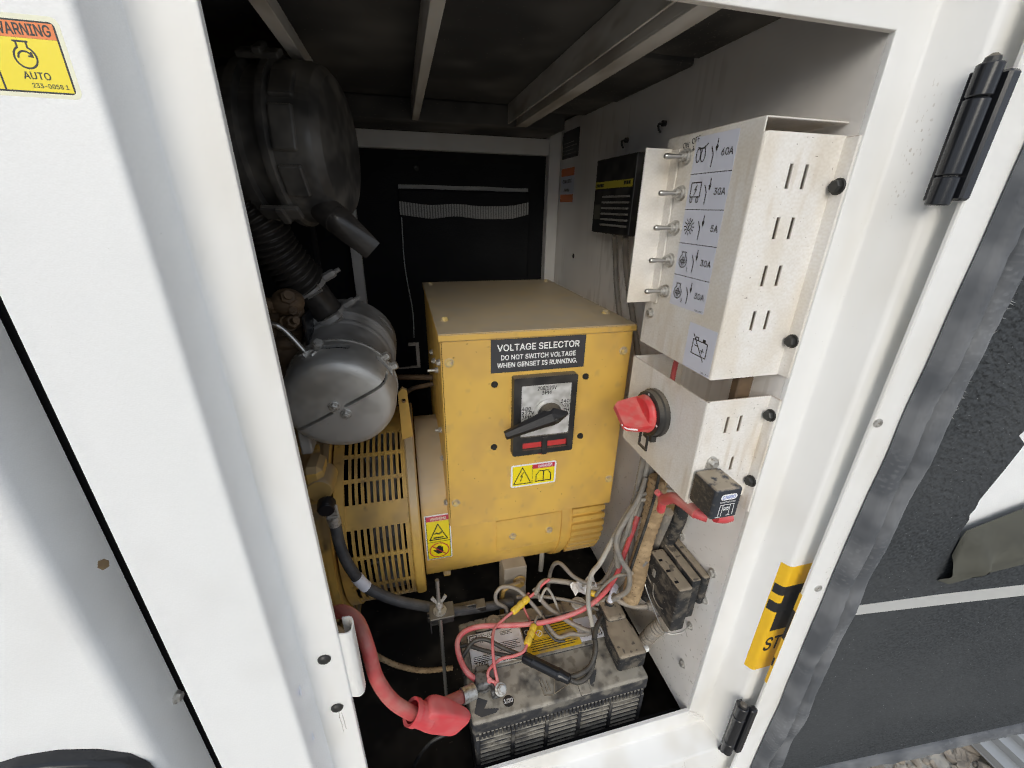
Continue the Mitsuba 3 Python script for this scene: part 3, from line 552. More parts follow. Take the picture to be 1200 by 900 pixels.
# ---------------------------------------------------------------- lower box with the red rotary switch
B = thing('disconnect_box', 'white sheet metal box with a red rotary handle, mounted under the switch box', 'control box', 'control boxes on the inner wall')
part(B, 'switch_plate', bx(.3290, .3306, .3660, .5350, .8500, .9940, .0006), 'box_paint')
part(B, 'bend', cyl((.3318, .3668, .8502), (.3318, .3668, .9936), .0028, 20), 'box_paint', 40)
part(B, 'slotted_plate', tf(ext(slots(.3320, .4176, .8480, .9952, [(.3628, .9500, .9720), (.3815, .9500, .9720), (.3628, .8960, .9120), (.3850, .8930, .9130)]), .0016), SF(.3654)), 'box_paint')
part(B, 'flange', bx(.4168, .4196, .3492, .3660, .8300, .9952, .0008), 'box_paint')
part(B, 'rear_plate', bx(.3308, .4192, .5334, .5350, .8502, .9938, .0005), 'box_paint')
part(B, 'spacer', bx(.375, .396, .374, .385, .975, 1.020, .001), 'rusty_brown')
for z in (.9722, .8760): part(B, 'bolt', hexbolt((.4165, .3562, z), (-1, 0, 0), .0062, .0052, 1.25, .0016, z * 7), 'dark_bolt')
R = part(B, 'rotary_base', CAT([revolve([(0, 0), (.0335, 0), (.0345, .002), (.0345, .007), (.0325, .0085), (.0318, .0150), (.0290, .0165), (0, .0165)], (.3290, .4560, .9360), (0, .4560, .9360), 48), bx(.3200, .3288, .4450, .4670, .8930, .9050, .001)]), 'black_plastic', 30, label='dusty black round base of the rotary handle')
part(R, 'lock_tab', CAT([bx(.3130, .3160, .4440, .4475, .884, .9060, .0006), bx(.3130, .3160, .4625, .4660, .884, .9060, .0006), bx(.3130, .3160, .4440, .4660, .8800, .8838, .0006)]), 'black_plastic')
K0 = np.array([.3125, .4560, .9360])
cone = revolve([(0, 0), (.0262, 0), (.0270, .0015), (.0262, .0050), (.0225, .0085), (0, .0095)], K0, K0 + [-1, 0, 0], 48)
def hull(P): return trimesh.convex.convex_hull(np.array(P, float))
ca, sa = math.cos(math.radians(28)), math.sin(math.radians(28))
def kp(d, a, b): return K0 + np.array([-d, a * ca - b * sa, a * sa + b * ca])       # a along the grip, b across it
grip = (lambda h_: h_)(hull([kp(d, a, b) for d, ha, hb in ((.002, .0258, .0078), (.020, .0245, .0062), (.037, .0215, .0052), (.0425, .0170, .0036)) for a in (-ha, ha) for b in (-hb, hb)] + [kp(.030, .0215, b) for b in (-.0056, .0056)]))
part(B, 'red_handle', CAT([cone, grip]), 'red_plastic', 40, label='red rotary switch handle')
part(B, 'handle_mark', tube([kp(.0428, -.0135, 0), kp(.0375, -.0208, 0), kp(.024, -.0247, 0)], .0012, 8), 'white_ink')
part(B, 'ring_mark', CAT([tf(CAT([fl(sbox(-.0015, .0275, .0015, .0305), .0002)]), LEFT(.3124, .4560, .9360) @ trimesh.transformations.rotation_matrix(math.radians(a), [0, 0, 1])) for a in (0, -100)]), 'white_ink')
part(B, 'lead', tube([(.352, .46, 1.03), (.350, .462, 1.0), (.352, .465, .95)], .0035, 8), 'red_cable')

# ---------------------------------------------------------------- relay
Rl = thing('relay', 'small black relay with a white oval emblem, bolted to the lower box', 'relay')
rb = tf(rbox(.3290, .3665, .3195, .3615, .8580, .9020, .0042), np.eye(4)); part(Rl, 'case', rb, 'relay_black', 40)
part(Rl, 'bracket', ext(Polygon([(0, 0), (.016, 0), (.014, .014), (.010, .018), (.006, .018), (.002, .014)]), .0016).apply_transform(FRONT(.3450, .3634, .9000)), 'zinc')
part(Rl, 'bolt', hexbolt((.3530, .3618, .9110), (0, -1, 0), .0056, .006, 1.3, .0014, .4), 'zinc')
RF = FRONT(.3480, .31945, 0)
e = part(Rl, 'emblem', tf(ext(rrect(-.0110, .0110, .8868, .8950, .0040), .0002), RF), 'white_ink')
part(e, 'lettering', tf(at(text('CARGO', .0046, bold=True, at='c', width=.0180), 0, .8886, .0002), RF), 'sticker_blue')
part(Rl, 'marking', tf(CAT([at(text('160477 12V 180A', .0023, at='c', width=.0215), 0, .8826, 0), fl(strokes([[(-.010, .8625), (-.0095, .8800), (.0095, .8800), (.010, .8640)], [(-.006, .8635), (-.0055, .8800)], [(.0045, .8640), (.0045, .8800)], [(-.0035, .8720), (.0025, .8720), (.0025, .8760), (-.0035, .8760), (-.0035, .8720)], [(-.0035, .8722), (.0025, .8758)], [(-.013, .8625), (-.007, .8625)], [(.002, .8638), (.007, .8638)]], .0007), .0002)]), RF), 'white_ink')

# ---------------------------------------------------------------- fuse holder on the wall
Fb = thing('fuse_block', 'dusty black fuse block with a clipped cover, low on the inner wall', 'fuse block')
part(Fb, 'base_plate', rbox(.4060, .4196, .3770, .4650, .6230, .6830, .005), 'dusty_black', 40)
part(Fb, 'body', rbox(.3900, .4058, .3800, .4600, .5950, .6770, .003), 'dusty_black', 40)
part(Fb, 'cover', rbox(.3640, .3885, .3740, .4580, .5780, .6700, .004), 'dusty_black', 40)
for y in (.390, .412, .434): part(Fb, 'notch', bx(.3660, .3720, y - .0022, y + .0022, .6690, .6704, .0002), 'matte_black')
part(Fb, 'clip_line', CAT([tube([(.3634, .456, .640), (.3632, .452, .622), (.3634, .440, .615)], .0008, 6), tube([(.3634, .432, .622), (.3632, .428, .600), (.3634, .412, .594), (.3634, .40, .6)], .0008, 6), bx(.3615, .3642, .432, .440, .634, .648, .001)]), 'grey_wire')
part(Fb, 'wire_bail', tube([(.3625, .4600, .6180), (.3625, .4500, .5950), (.3625, .4020, .5700), (.3640, .3820, .5680), (.3840, .3740, .5720), (.4000, .3720, .5900)], .0011, 8), 'steel')

# ---------------------------------------------------------------- charger on the wall
Ch = thing('battery_charger', 'dark finned battery charger with a yellow stripe, on the far end of the inner wall', 'battery charger')
part(Ch, 'case', rbox(.3720, .4196, .6750, .8250, 1.1560, 1.2830, .003), 'black_plastic', 40)
q = part(Ch, 'stripe', tf(ext(sbox(.004, 1.2335, .146, 1.2450), .0006), LEFT(.3720, .8250, 0)), 'sticker_dull')
part(q, 'print', tf(CAT([fl(sbox(.009 + .0065 * i, 1.2360, .0142 + .0065 * i, 1.2415), .0002) for i in range(5)] + [fl(sbox(.118 + .008 * i, 1.2375, .124 + .008 * i, 1.2430), .0002) for i in range(3)]), LEFT(.3713, .8250, 0)), 'black_ink')
for i in range(6): part(Ch, 'fin', bx(.3665, .3719, .6820, .7780, 1.1700 + .0095 * i, 1.1733 + .0095 * i, .0006), 'dull_steel')
part(Ch, 'indicator_panel', tf(ext(sbox(.006, 1.180, .034, 1.206), .0006), LEFT(.3719, .8250, 0)), 'olive_backing')
# ---------------------------------------------------------------- generator set (alternator under its terminal box)
G = thing('generator', 'yellow generator with a box shaped voltage selector housing on top of its round barrel', 'generator')
x0, x1, y0, y1, z0, z1 = .0405, .3510, .5800, 1.0200, .675, 1.0310
part(G, 'front_panel', bx(x0 + .0022, x1 - .0022, y0, y0 + .0018, z0, z1 - .0120, .0007), 'yellow_paint', label='front panel of the voltage selector housing')
part(G, 'side_panel', bx(x0, x0 + .0018, y0 + .0022, y1, z0 + .002, z1 - .0120, .0006), 'yellow_paint')
part(G, 'side_panel', bx(x1 - .0018, x1, y0 + .0022, y1, z0 + .002, z1 - .0120, .0006), 'yellow_paint')
part(G, 'rear_panel', bx(x0 + .002, x1 - .002, y1 - .0018, y1 - .0001, z0 + .003, z1 - .0120, .0005), 'yellow_paint')
part(G, 'inner_core', bx(x0 + .002, x1 - .002, y0 + .002, y1 - .002, z0 + .02, z1 - .003, .0005), 'matte_black')
part(G, 'lid', CAT([bx(x0 - .0022, x1 + .0018, y0 - .0040, y1 + .002, z1 - .0016, z1, .0007), bx(x0 - .0022, x1 + .0018, y0 - .0040, y0 - .0024, z1 - .0110, z1 - .0018, .0005), bx(x0 - .0022, x0 - .0006, y0 - .0022, y1, z1 - .0110, z1 - .0018, .0005), bx(x1 + .0002, x1 + .0018, y0 - .0022, y1, z1 - .0110, z1 - .0018, .0005)]), 'yellow_paint', label='dusty flanged lid of the voltage selector housing')
for x, y in ((.055, .655), (.336, .655), (.055, .985), (.336, .985)):
    part(G, 'lid_bolt', hexbolt((x, y, z1), (0, 0, 1), .0052, .0045, 1.4, .0012, x * 31), 'yellow_bolt')
for x, z in ((.0525, .986), (.3365, .986), (.0530, .729), (.3400, .733)):
    part(G, 'panel_bolt', hexbolt((x, y0, z), (0, -1, 0), .0055, .0042, 1.35, .0013, z * 31), 'yellow_bolt')
for y, z, l in ((.66, .945, .016), (.72, .94, .006), (.66, .83, .010), (.66, .77, .004), (.80, .93, .005), (.60, .98, .004), (.62, .70, .004)):
    part(G, 'side_bolt', CAT([hexbolt((x0, y, z), (-1, 0, 0), .0050, .0042, 1.2, .0012), cyl((x0 - .003, y, z), (x0 - l - .001, y, z), .0026, 12)]), 'zinc')
# placard
PF = lambda w: FRONT(0, y0 - w, 0)
P = part(G, 'placard', tf(ext(sbox(.1155, .9640, .2680, 1.0265 - .009), .0009), PF(.0001)), 'dark_placard', label='dark engraved placard reading voltage selector')
part(P, 'lettering', tf(CAT([at(text('VOLTAGE SELECTOR', .0100, bold=True, width=.1325, d=.0002), .1252, .9990), at(text('DO NOT SWITCH VOLTAGE', .0076, bold=True, width=.1215, d=.0002), .1310, .9845), at(text('WHEN GENSET IS RUNNING.', .0076, bold=True, width=.1310, d=.0002), .1252, .9722)]), PF(.0010)), 'white_ink')
# selector switch
Sx0, Sx1, Sz0, Sz1 = .1485, .2535, .8180, .9580
part(G, 'cover_plate', tf(ext(rrect(.1440, .2580, .8120, .9640 - .0004, .001), .0007), PF(.0001)), 'yellow_paint')
Q = part(G, 'selector_switch', CAT([tf(ext(rrect(Sx0, Sx1, Sz0, Sz1, .003).difference(rrect(Sx0 + .0125, Sx1 - .0085, .8520, Sz1 - .0135, .002)).difference(unary_union([sbox(.1650, .8270, .1990, .8415), sbox(.2070, .8270, .2430, .8415)])), .0150), PF(.0008)), bx(Sx0 + .003, Sx1 - .003, y0 - .0060, y0 - .0009, Sz0 + .003, Sz1 - .003, .0005)]), 'black_plastic', label='black voltage selector switch with a pointed lever')
part(Q, 'face_plate', tf(ext(rrect(Sx0 + .0126, Sx1 - .0086, .8521, Sz1 - .0136, .0019), .0062), PF(.0062)), 'silver_face')
part(Q, 'red_window', tf(CAT([ext(sbox(.1652, .8285, .1988, .8400), .005), ext(sbox(.2072, .8285, .2428, .8400), .005)]), PF(.0062)), 'red_window')
part(Q, 'slide', bx(.1985, .2075, y0 - .0172, y0 - .0160, .8165, .8500, .0004), 'black_plastic')
part(Q, 'red_tab', bx(.1960, .2040, y0 - .0080, y0 - .0020, .8110, .8172, .001), 'red_window')
for m_ in ([at(text('208/120V', .0062, bold=True, at='c', width=.0320), .2040, .9340), at(text('3PH', .0060, bold=True, at='c'), .2030, .9262), at(text('480', .0060, bold=True), .1630, .9000), at(text('277V', .0060, bold=True), .1630, .8925), at(text('3PH', .0060, bold=True), .1630, .8850), at(text('240', .0060, bold=True, at='r'), .2432, .9080), at(text('120V', .0060, bold=True, at='r'), .2440, .9000), at(text('3PH', .0060, bold=True, at='r'), .2436, .8920)]): part(Q, 'lettering', tf(m_, PF(.0125)), 'black_ink')
hc = np.array([.2080, y0 - .0125, .8930])
part(Q, 'collar', revolve([(.0185, 0), (.0255, 0), (.0255, .004), (.0225, .0065), (.0185, .0065)], hc, hc + [0, -1, 0], 40), 'silver_face', 35)
part(Q, 'hub', revolve([(0, 0), (.0205, 0), (.0205, .007), (.0165, .0160), (.0135, .0190), (0, .0190)], hc, hc + [0, -1, 0], 36), 'black_plastic', 35)
ra = math.radians(196); u = np.array([math.cos(ra), 0, math.sin(ra)]); v = np.array([-math.sin(ra), 0, math.cos(ra)])
lv = lambda a, b, d: hc + u * a + v * b + np.array([0, -d, 0])
part(Q, 'lever', trimesh.convex.convex_hull(np.array([lv(.080, b, d) for b in (-.0060, .0060) for d in (.017, .024)] + [lv(.078, 0, .027)] + [lv(.0, b, .014) for b in (-.0160, .0160)] + [lv(-.008, b, .018) for b in (-.0145, .0145)] + [lv(-.026, b, d) for b in (-.002, .002) for d in (.019, .023)] + [lv(.0, b, .024) for b in (-.0105, .0105)] + [lv(.0, 0, .0305), lv(-.020, 0, .027)])), 'satin_black', label='black pointed selector lever')
part(Q, 'lever_screw', rivet(lv(-.004, 0, .0300), (0, -1, 0), .0040, .0020), 'dark_bolt')
for x, z in ((.1210, .9450), (.2735, .9460), (.1200, .8320), (.2735, .8340)):
    part(G, 'switch_bolt', hexbolt((x, y0, z), (0, -1, 0), .0042, .0040, 1.3, .0012, x * 40), 'dark_bolt')
# danger sticker
Dn = part(G, 'danger_sticker', tf(ext(rrect(.1500, .2330, .7430, .7895, .004), .0003), PF(.0001)), 'label_white', label='yellow danger sticker with a lightning triangle and an open book')
DF = PF(.0004)
part(Dn, 'yellow_field', tf(CAT([ext(sbox(.1530, .7460, .1885, .7865), .00013), ext(sbox(.1893, .7460, .2300, .7775), .00013)]), DF), 'sticker_yellow')
part(Dn, 'red_band', tf(ext(sbox(.1893, .7777, .2300, .7865), .00013), DF), 'sticker_red')
part(Dn, 'symbol', tf(CAT([fl(strokes([[(.1552, .7495), (.1708, .7830), (.1864, .7495), (.1552, .7495)]], .0016), .00013), fl(Polygon([(.1722, .7735), (.1666, .7640), (.1700, .7645), (.1680, .7580), (.1672, .7590), (.1668, .7540), (.1695, .7570), (.1688, .7575), (.1722, .7665), (.1692, .7655), (.1738, .7735)]), .00013), fl(strokes([[(.1889, .7462), (.1889, .7863)]], .0007), .00013),
    fl(strokes([[(.2097, .7505), (.2097, .7715)], [(.1960, .7500), (.2030, .7515), (.2097, .7500), (.2164, .7515), (.2234, .7500)], [(.2000, .7715), (.2050, .7725), (.2097, .7710), (.2144, .7725), (.2194, .7715)], [(.1960, .7500), (.1962, .7640), (.2000, .7690)], [(.2234, .7500), (.2232, .7640), (.2194, .7690)]], .0018), .00013)]), DF), 'black_ink')
part(Dn, 'lettering', tf(at(text('DANGER', .0052, bold=True, width=.0260), .1995, .7796, .00013), DF), 'label_white')
# barrel, axis along X
CY, CZ = .78, .61
bar = part(G, 'barrel', revolve([(0, 0), (.170, 0), (.170, .3580), (.165, .362), (0, .362)], (-.0070, CY, CZ), (1, CY, CZ), 96), 'yellow_paint', 35, label='round yellow barrel below the voltage selector housing')
def curved(r, xa, xb, a0, a1, t=.0022, n=14, cut=.0):
    """a plate bent round the barrel's axis, angles in degrees above the front"""
    A = np.radians(np.linspace(a0, a1, n)); ring = lambda rr: np.stack([CY - rr * np.cos(A), CZ + rr * np.sin(A)], 1)
    V, f = [], []
    for x in (xa, xb):
        for rr in (r, r + t): V += [(x, *q) for q in ring(rr)]
    for i in range(n - 1):
        q = lambda a, b, c, d: f.append((a, b, c, d))
        q(n + i, n + i + 1, 3 * n + i + 1, 3 * n + i); q(i, i + 1, n + i + 1, n + i); q(2 * n + i, 3 * n + i, 3 * n + i + 1, 2 * n + i + 1)
    f += [(0, n, 3 * n, 2 * n), (n - 1, 3 * n - 1, 4 * n - 1, 2 * n - 1)]
    return CAT([trimesh.Trimesh(V, [g for a, b, c, d in f for g in ((a, b, c), (a, c, d))], process=False)])
part(G, 'cover_strip', curved(.1702, .1310, .2620, -14.5, 11.5), 'yellow_paint', 35, label='curved access cover on the barrel')
for x in (.1630, .2380): part(G, 'strip_bolt', hexbolt((x, CY - .1722, CZ - .004), (0, -1, 0), .0062, .004, 1.2, .0012, x * 20), 'yellow_bolt')
part(G, 'barrel_band', revolve([(.1695, 0), (.1745, 0), (.1745, .0150), (.1695, .0150)], (.2640, CY, CZ), (1, CY, CZ), 96), 'yellow_paint', 35)
for i in range(8):
    part(G, 'louvre', curved(.1702, .2860, .3560, -34 + 6.1 * i, -30.6 + 6.1 * i, .0065, 3), 'yellow_paint')
part(G, 'drain_plug', hexbolt((.035, CY - .115, CZ - .126), (0, -.68, -.73), .0085, .009, 0), 'yellow_paint')
part(G, 'flange_ring', revolve([(.165, 0), (.199, 0), (.2015, .0025), (.2015, .0155), (.199, .018), (.165, .018)], (-.0275, CY, CZ), (1, CY, CZ), 96), 'yellow_paint', 35)
# fan housing: a drum with two grilles of circumferential bars
R0, T0 = .1935, .0040
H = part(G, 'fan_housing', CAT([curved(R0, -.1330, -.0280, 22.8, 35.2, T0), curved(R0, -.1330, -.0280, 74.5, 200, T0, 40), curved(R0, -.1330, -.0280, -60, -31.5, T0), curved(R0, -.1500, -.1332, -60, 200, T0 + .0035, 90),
    curved(R0, -.0352, -.0278, -31.4, 22.7, T0, 20), curved(R0, -.0352, -.0278, 35.3, 74.4, T0, 20)]), 'yellow_grimy_shaded', 35, label='drum shaped fan housing with two slotted grilles')
for a0, a1, rails in ((35.2, 74.5, (47.0, 60.5)), (-31.5, 22.8, (7.2, -13.5))):
    for i in range(9):
        part(H, 'grille_bar', curved(R0 + .0003, -.1258 + .0102 * i, -.1207 + .0102 * i, a0, a1, T0 - .0003, 16), 'yellow_grimy_shaded', 35)
    for a in rails: part(H, 'grille_rail', curved(R0 + .0001, -.1330, -.0353, a - 1.05, a + 1.05, T0 - .0008, 4), 'yellow_grimy_shaded', 35)
part(H, 'end_wall', revolve([(.02, 0), (R0, 0), (R0, .002), (.02, .002)], (-.1498, CY, CZ), (1, CY, CZ), 64), 'matte_black')
rot = [revolve([(0, 0), (.128, 0), (.128, .055), (0, .055)], (-.105, CY, CZ), (1, CY, CZ), 48)]
for a in np.arange(12) * 30.0: rot.append(tf(bx(-.100, -.048, -.186, -.128, -.002, .002, .0005), frame((0, CY, CZ), (1, 0, 0), (0, math.cos(math.radians(a)), math.sin(math.radians(a))))))
part(G, 'fan_rotor', CAT(rot), 'dull_steel', 30)
F_ = part(G, 'mounting_foot', bx(.1480, .1960, .612, .660, .2255, .5150, .0010), 'foot_grey', label='grey steel foot under the barrel')
part(F_, 'bent_tube', tube([(.178, .598, .487), (.150, .592, .487), (.141, .590, .478), (.139, .590, .43), (.1395, .590, .36)], .0042, 10), 'yellow_dirty')
part(F_, 'nut', hexbolt((.180, .610, .480), (0, -1, 0), .010, .010, 1.3), 'yellow_dirty')
Wn = part(G, 'hand_warning_sticker', curved(.1703, -.0030, .0445, -11.5, 22, .0003, 12), 'label_white', label='yellow warning sticker with a crossed out hand below a triangle')
hs2 = lambda pol, d, z: None
def wrap(m, r=.1706):
    """wraps flat lettering (x along the axis, y up the arc in metres, z outwards) round the barrel"""
    m = trimesh.Trimesh(m.vertices, m.faces); m = m.subdivide_to_size(.006, max_iter=8) if len(m.faces) < 4000 else m
    v = m.vertices; a = v[:, 1] / .1703; rr = r + v[:, 2]
    return trimesh.Trimesh(np.stack([v[:, 0], CY - rr * np.cos(a), CZ + rr * np.sin(a)], 1), m.faces, process=False)
y_ = lambda d: math.radians(d) * .1703
part(Wn, 'yellow_field', wrap(CAT([fl(sbox(.0000, y_(-10.5), .0415, y_(3.6)), 0), fl(sbox(.0000, y_(3.9), .0415, y_(18)), 0)])), 'sticker_yellow')
part(Wn, 'red_band', wrap(fl(sbox(.0000, y_(18.1), .0415, y_(21.2)), 0)), 'sticker_red')
ym, yt = y_(-3.4), y_(10.6)
part(Wn, 'symbol', wrap(CAT([fl(strokes([[(.0045, yt - .0155), (.0208, yt + .0160), (.0370, yt - .0155), (.0045, yt - .0155)]], .0020), .00015), fl(strokes([[(.0150, yt - .003), (.0180, yt - .0015), (.0215, yt - .004), (.0265, yt - .001)], [(.0125, yt - .0115), (.029, yt - .0115)]], .0026), .00015),
    fl(unary_union([Point(.0210, ym - .002).buffer(.0070), LineString([(.0165, ym), (.0165, ym + .0075)]).buffer(.0016), LineString([(.0197, ym), (.0197, ym + .0100)]).buffer(.0016), LineString([(.0229, ym), (.0229, ym + .0095)]).buffer(.0016), LineString([(.0258, ym), (.0260, ym + .0065)]).buffer(.0015), LineString([(.0170, ym - .005), (.0118, ym + .001)]).buffer(.0017)]), .00015), fl(strokes([[(-.0004, y_(-10.8)), (-.0004, y_(21.5))], [(.0419, y_(-10.8)), (.0419, y_(21.5))], [(-.0004, y_(-10.8)), (.0419, y_(-10.8))], [(0, y_(3.75)), (.0415, y_(3.75))]], .0010), .00015)])), 'black_ink')
part(Wn, 'red_ring', wrap(fl(strokes([arc(.0208, ym, .0178, 0, 360, 40), [(.0082, ym + .0126), (.0334, ym - .0126)]], .0018), .0004)), 'sticker_red')
part(Wn, 'lettering', wrap(CAT([at(text('WARNING', .0050, bold=True, at='c', width=.0300, d=.0002), .0222, y_(18.7), .0001)])), 'sticker_cream')

part(G, 'lifting_lug', CAT([tf(ext(Polygon([(-.030, .795), (-.030, .89), (-.022, .90), (-.014, .895), (-.010, .80)]).difference(Point(-.021, .875).buffer(.004)), .008), FRONT(0, .708, 0))]), 'yellow_paint')
part(G, 'rear_pipe', CAT([tube([(-.09, .86, .865), (-.03, .86, .858), (.04, .85, .855)], .006, 12), tube([(-.04, .84, .80), (-.01, .85, .83), (.04, .85, .84)], .005, 12)]), 'rusty_brown', 50)
# ---------------------------------------------------------------- engine end
N = thing('engine', 'dirty yellow engine end with a flywheel housing, half hidden behind the left doorway post', 'engine')
part(N, 'flywheel_housing', CAT([revolve([(0, 0), (.150, 0), (.205, .030), (.2155, .085), (.2155, .1080), (0, .1080)], (-.2620, CY, CZ), (1, CY, CZ), 80)]), 'yellow_dirty', 35)
part(N, 'housing_flange', revolve([(.16, 0), (.2185, 0), (.2185, .010), (.16, .010)], (-.1640, CY, CZ), (1, CY, CZ), 80), 'yellow_dirty', 35)
for a in (-32, -8, 14, 38, 62): part(N, 'housing_rib', curved(.2150, -.2300, -.1700, a, a + 2.4, .011, 4), 'yellow_dirty')
part(N, 'block', bx(-.70, -.2625, .60, .98, .45, .93, .012), 'yellow_dirty')
part(N, 'lug', CAT([bx(-.215, -.150, .615, .70, .395, .420, .006), bx(-.176, -.152, .603, .66, .425, .462, .008), revolve([(0, 0), (.012, 0), (.010, .016), (0, .018)], (-.163, .640, .395), (-.163, .640, 0), 20)]), 'yellow_dirty')
St = part(N, 'starter', CAT([revolve([(0, 0), (.018, 0), (.021, .006), (.021, .05), (0, .05)], (-.158, .5850, .785), (-.158, 1, .785), 28), bx(-.180, -.150, .587, .64, .79, .825, .008)]), 'yellow_dirty', 35)
part(N, 'terminal_cap', revolve([(0, 0), (.0110, 0), (.0135, .004), (.0135, .018), (0, .020)], (-.1455, .5535, .7700), (-.150, .60, .7760), 24), 'gloss_black', 35)
mbits = []
for i in range(26):
    s = trimesh.creation.icosphere(2, RNG.uniform(.012, .026)); s.vertices = s.vertices * RNG.uniform(.6, 1.3, 3); s.apply_translation([RNG.uniform(-.235, -.165), RNG.uniform(.64, .70), RNG.uniform(.95, 1.07)]); mbits.append(man(s))
part(N, 'manifold', tm(mf.Manifold.batch_boolean(mbits, mf.OpType.Add)), 'rusty_brown', 40)
for i, (x, z, r, c_) in enumerate(((-.165, 1.075, .011, .3), (-.185, 1.066, .009, -.4), (-.170, 1.040, .010, .6), (-.158, 1.055, .007, .1))):
    part(N, 'fitting', CAT([hexbolt((x, .645, z), (c_, -.8, .3), r, .016, 1.25, .004, i), cyl((x, .645, z), (x + c_ * .03, .620, z + .01), r * .5, 12)]), 'rusty_brown', 35)
part(N, 'bracket', CAT([bx(-.150, -.118, .700, .704, .985, 1.05, .001), bx(-.150, -.146, .64, .70, .985, 1.05, .001), bx(-.146, -.105, .66, .70, .975, .980, .001)]), 'gloss_black')
Pp = part(N, 'steel_pipe', tube([(-.2200, .620, 1.0530), (-.1784, .6, 1.0507), (-.1672, .6, 1.0442), (-.1578, .6, 1.0318), (-.1486, .6, 1.0166), (-.1436, .6, 1.0075)], .0038, 12), 'steel', 50)
part(Pp, 'fitting', CAT([hexbolt((-.1440, .598, 1.0085), (.35, -.25, -.8), .0085, .012, 1.3), hexbolt((-.1340, .594, 1.0030), (.6, -.7, .35), .0080, .010, 1.4), hexbolt((-.1270, .600, 1.016), (.3, -.6, .7), .0075, .012, 0)]), 'zinc')
part(N, 'upright', bx(-.150, -.143, .80, .82, .90, 1.36, .001), 'matte_black')

# ---------------------------------------------------------------- silver canister
Cn = thing('exhaust_canister', 'round grey sheet metal canister with a split domed end, beside the yellow housing', 'canister')
ca0 = np.array([-.1080, .5730, .9290]); ax_ = np.array([.005, .150, .030]); ax_ /= np.linalg.norm(ax_)
rc = .0800
body = revolve([(0, 0), (rc * .50, 0), (rc * .76, .0008), (rc * .87, .0032), (rc * .94, .0082), (rc * .982, .0165), (rc, .0280), (rc, .064), (rc * .985, .066), (rc * .985, .0660), (0, .0662)], ca0, ca0 + ax_, 72)
Mc = frame(ca0, (1, 0, 0), np.cross(-ax_, (1, 0, 0))); Mc = frame(ca0, (1, 0, 0), (0, -.196 * 0 + ax_[2] * -1, ax_[1])); wv = Mc[:3, 2]
cut = lambda pol, d0, d1: tf(at(ext(pol, d1 - d0), 0, 0, d0), Mc)
sa_ = math.radians(29); du = np.array([math.cos(sa_), math.sin(sa_)])
slit = unary_union([LineString([du * -.095, du * -.012]).buffer(.0016), LineString([du * .012, du * .074]).buffer(.0016)])
mb = man(body) - man(cyl(ca0 + ax_ * .0140, ca0 + ax_ * .08, rc * .93, 64)) - man(cut(LineString([du * -.095, du * -.012]).buffer(.0024), -.03, .02)) - man(cut(LineString([du * .012, du * .088]).buffer(.0024), -.03, .02))
def slot_cutter(c, d, a, half, w=.0045, r=rc):
    """a rounded slot through the rim, at angle a round the axis and depth d along it"""
    ms = []
    for t in np.linspace(-half, half, 7):
        A = math.radians(a + t); p = np.array(c) + ax_ * d; rad = math.cos(A) * Mc[:3, 0] + math.sin(A) * Mc[:3, 1]
        ms.append(man(cyl(p + rad * (r - .012), p + rad * (r + .02), w, 14)))
    return mf.Manifold.batch_boolean(ms, mf.OpType.Add)
for a in (88, 32, 150): mb = mb - slot_cutter(ca0, .043, a, 10, .0062)
part(Cn, 'end_drum', tm(mb), 'canister_steel', 32, label='domed end drum with a diagonal slit and two bolts')
part(Cn, 'inner_core', cyl(ca0 + ax_ * .0160, ca0 + ax_ * .0655, rc * .915, 48), 'matte_black')  # added black body, paints the shade seen through the slit and slots
for q in ((-.005, .0065), (.009, -.0085)):
    p = (Mc @ np.array([*q, .0003, 1]))[:3]; part(Cn, 'bolt', CAT([hexbolt(p, -ax_, .0062, .005, 1.35, .0014), cyl(p, p - ax_ * .0085, .0032, 12)]), 'zinc')
ca1 = ca0 + ax_ * .0664 + np.array([-.004, 0, .003])
part(Cn, 'core', revolve([(0, 0), (.0715, 0), (.0715, .060), (.0745, .064), (.0745, .0680), (0, .0682)], ca1, ca1 + ax_, 64), 'dull_steel', 35)
ca2 = ca1 + ax_ * .0690 + np.array([.001, 0, .006])
b2 = man(revolve([(0, 0), (.0765, 0), (.0800, .004), (.0800, .052), (.0760, .062), (.060, .066), (0, .066)], ca2, ca2 + ax_, 64)) - man(cyl(ca2 + ax_ * .006, ca2 + ax_ * .050, .0770, 64))
part(Cn, 'inner_core', cyl(ca2 + ax_ * .008, ca2 + ax_ * .048, .0750, 48), 'matte_black')  # black insert standing in for shade inside the rear slots
for a in (95, 30): b2 = b2 - slot_cutter(ca2, .028, a, 11, .0042, .080)
part(Cn, 'rear_drum', tm(b2), 'dull_steel', 32)
part(Cn, 'clamp', CAT([revolve([(rc - .001, 0), (rc + .0012, 0), (rc + .0012, .004), (rc - .001, .004)], ca0 + ax_ * .060, ca0 + ax_, 64)] + [hexbolt((ca0 + ax_ * .058) + Mc[:3, 0] * rc * math.cos(math.radians(t)) + Mc[:3, 1] * rc * math.sin(math.radians(t)), Mc[:3, 0] * math.cos(math.radians(t)) + Mc[:3, 1] * math.sin(math.radians(t)), .0065, .008, 1.2) for t in (22, 36)]), 'zinc')
part(Cn, 'bracket', bx(-.1760, -.1600, .60, .72, .845, .888, .002), 'dull_steel')

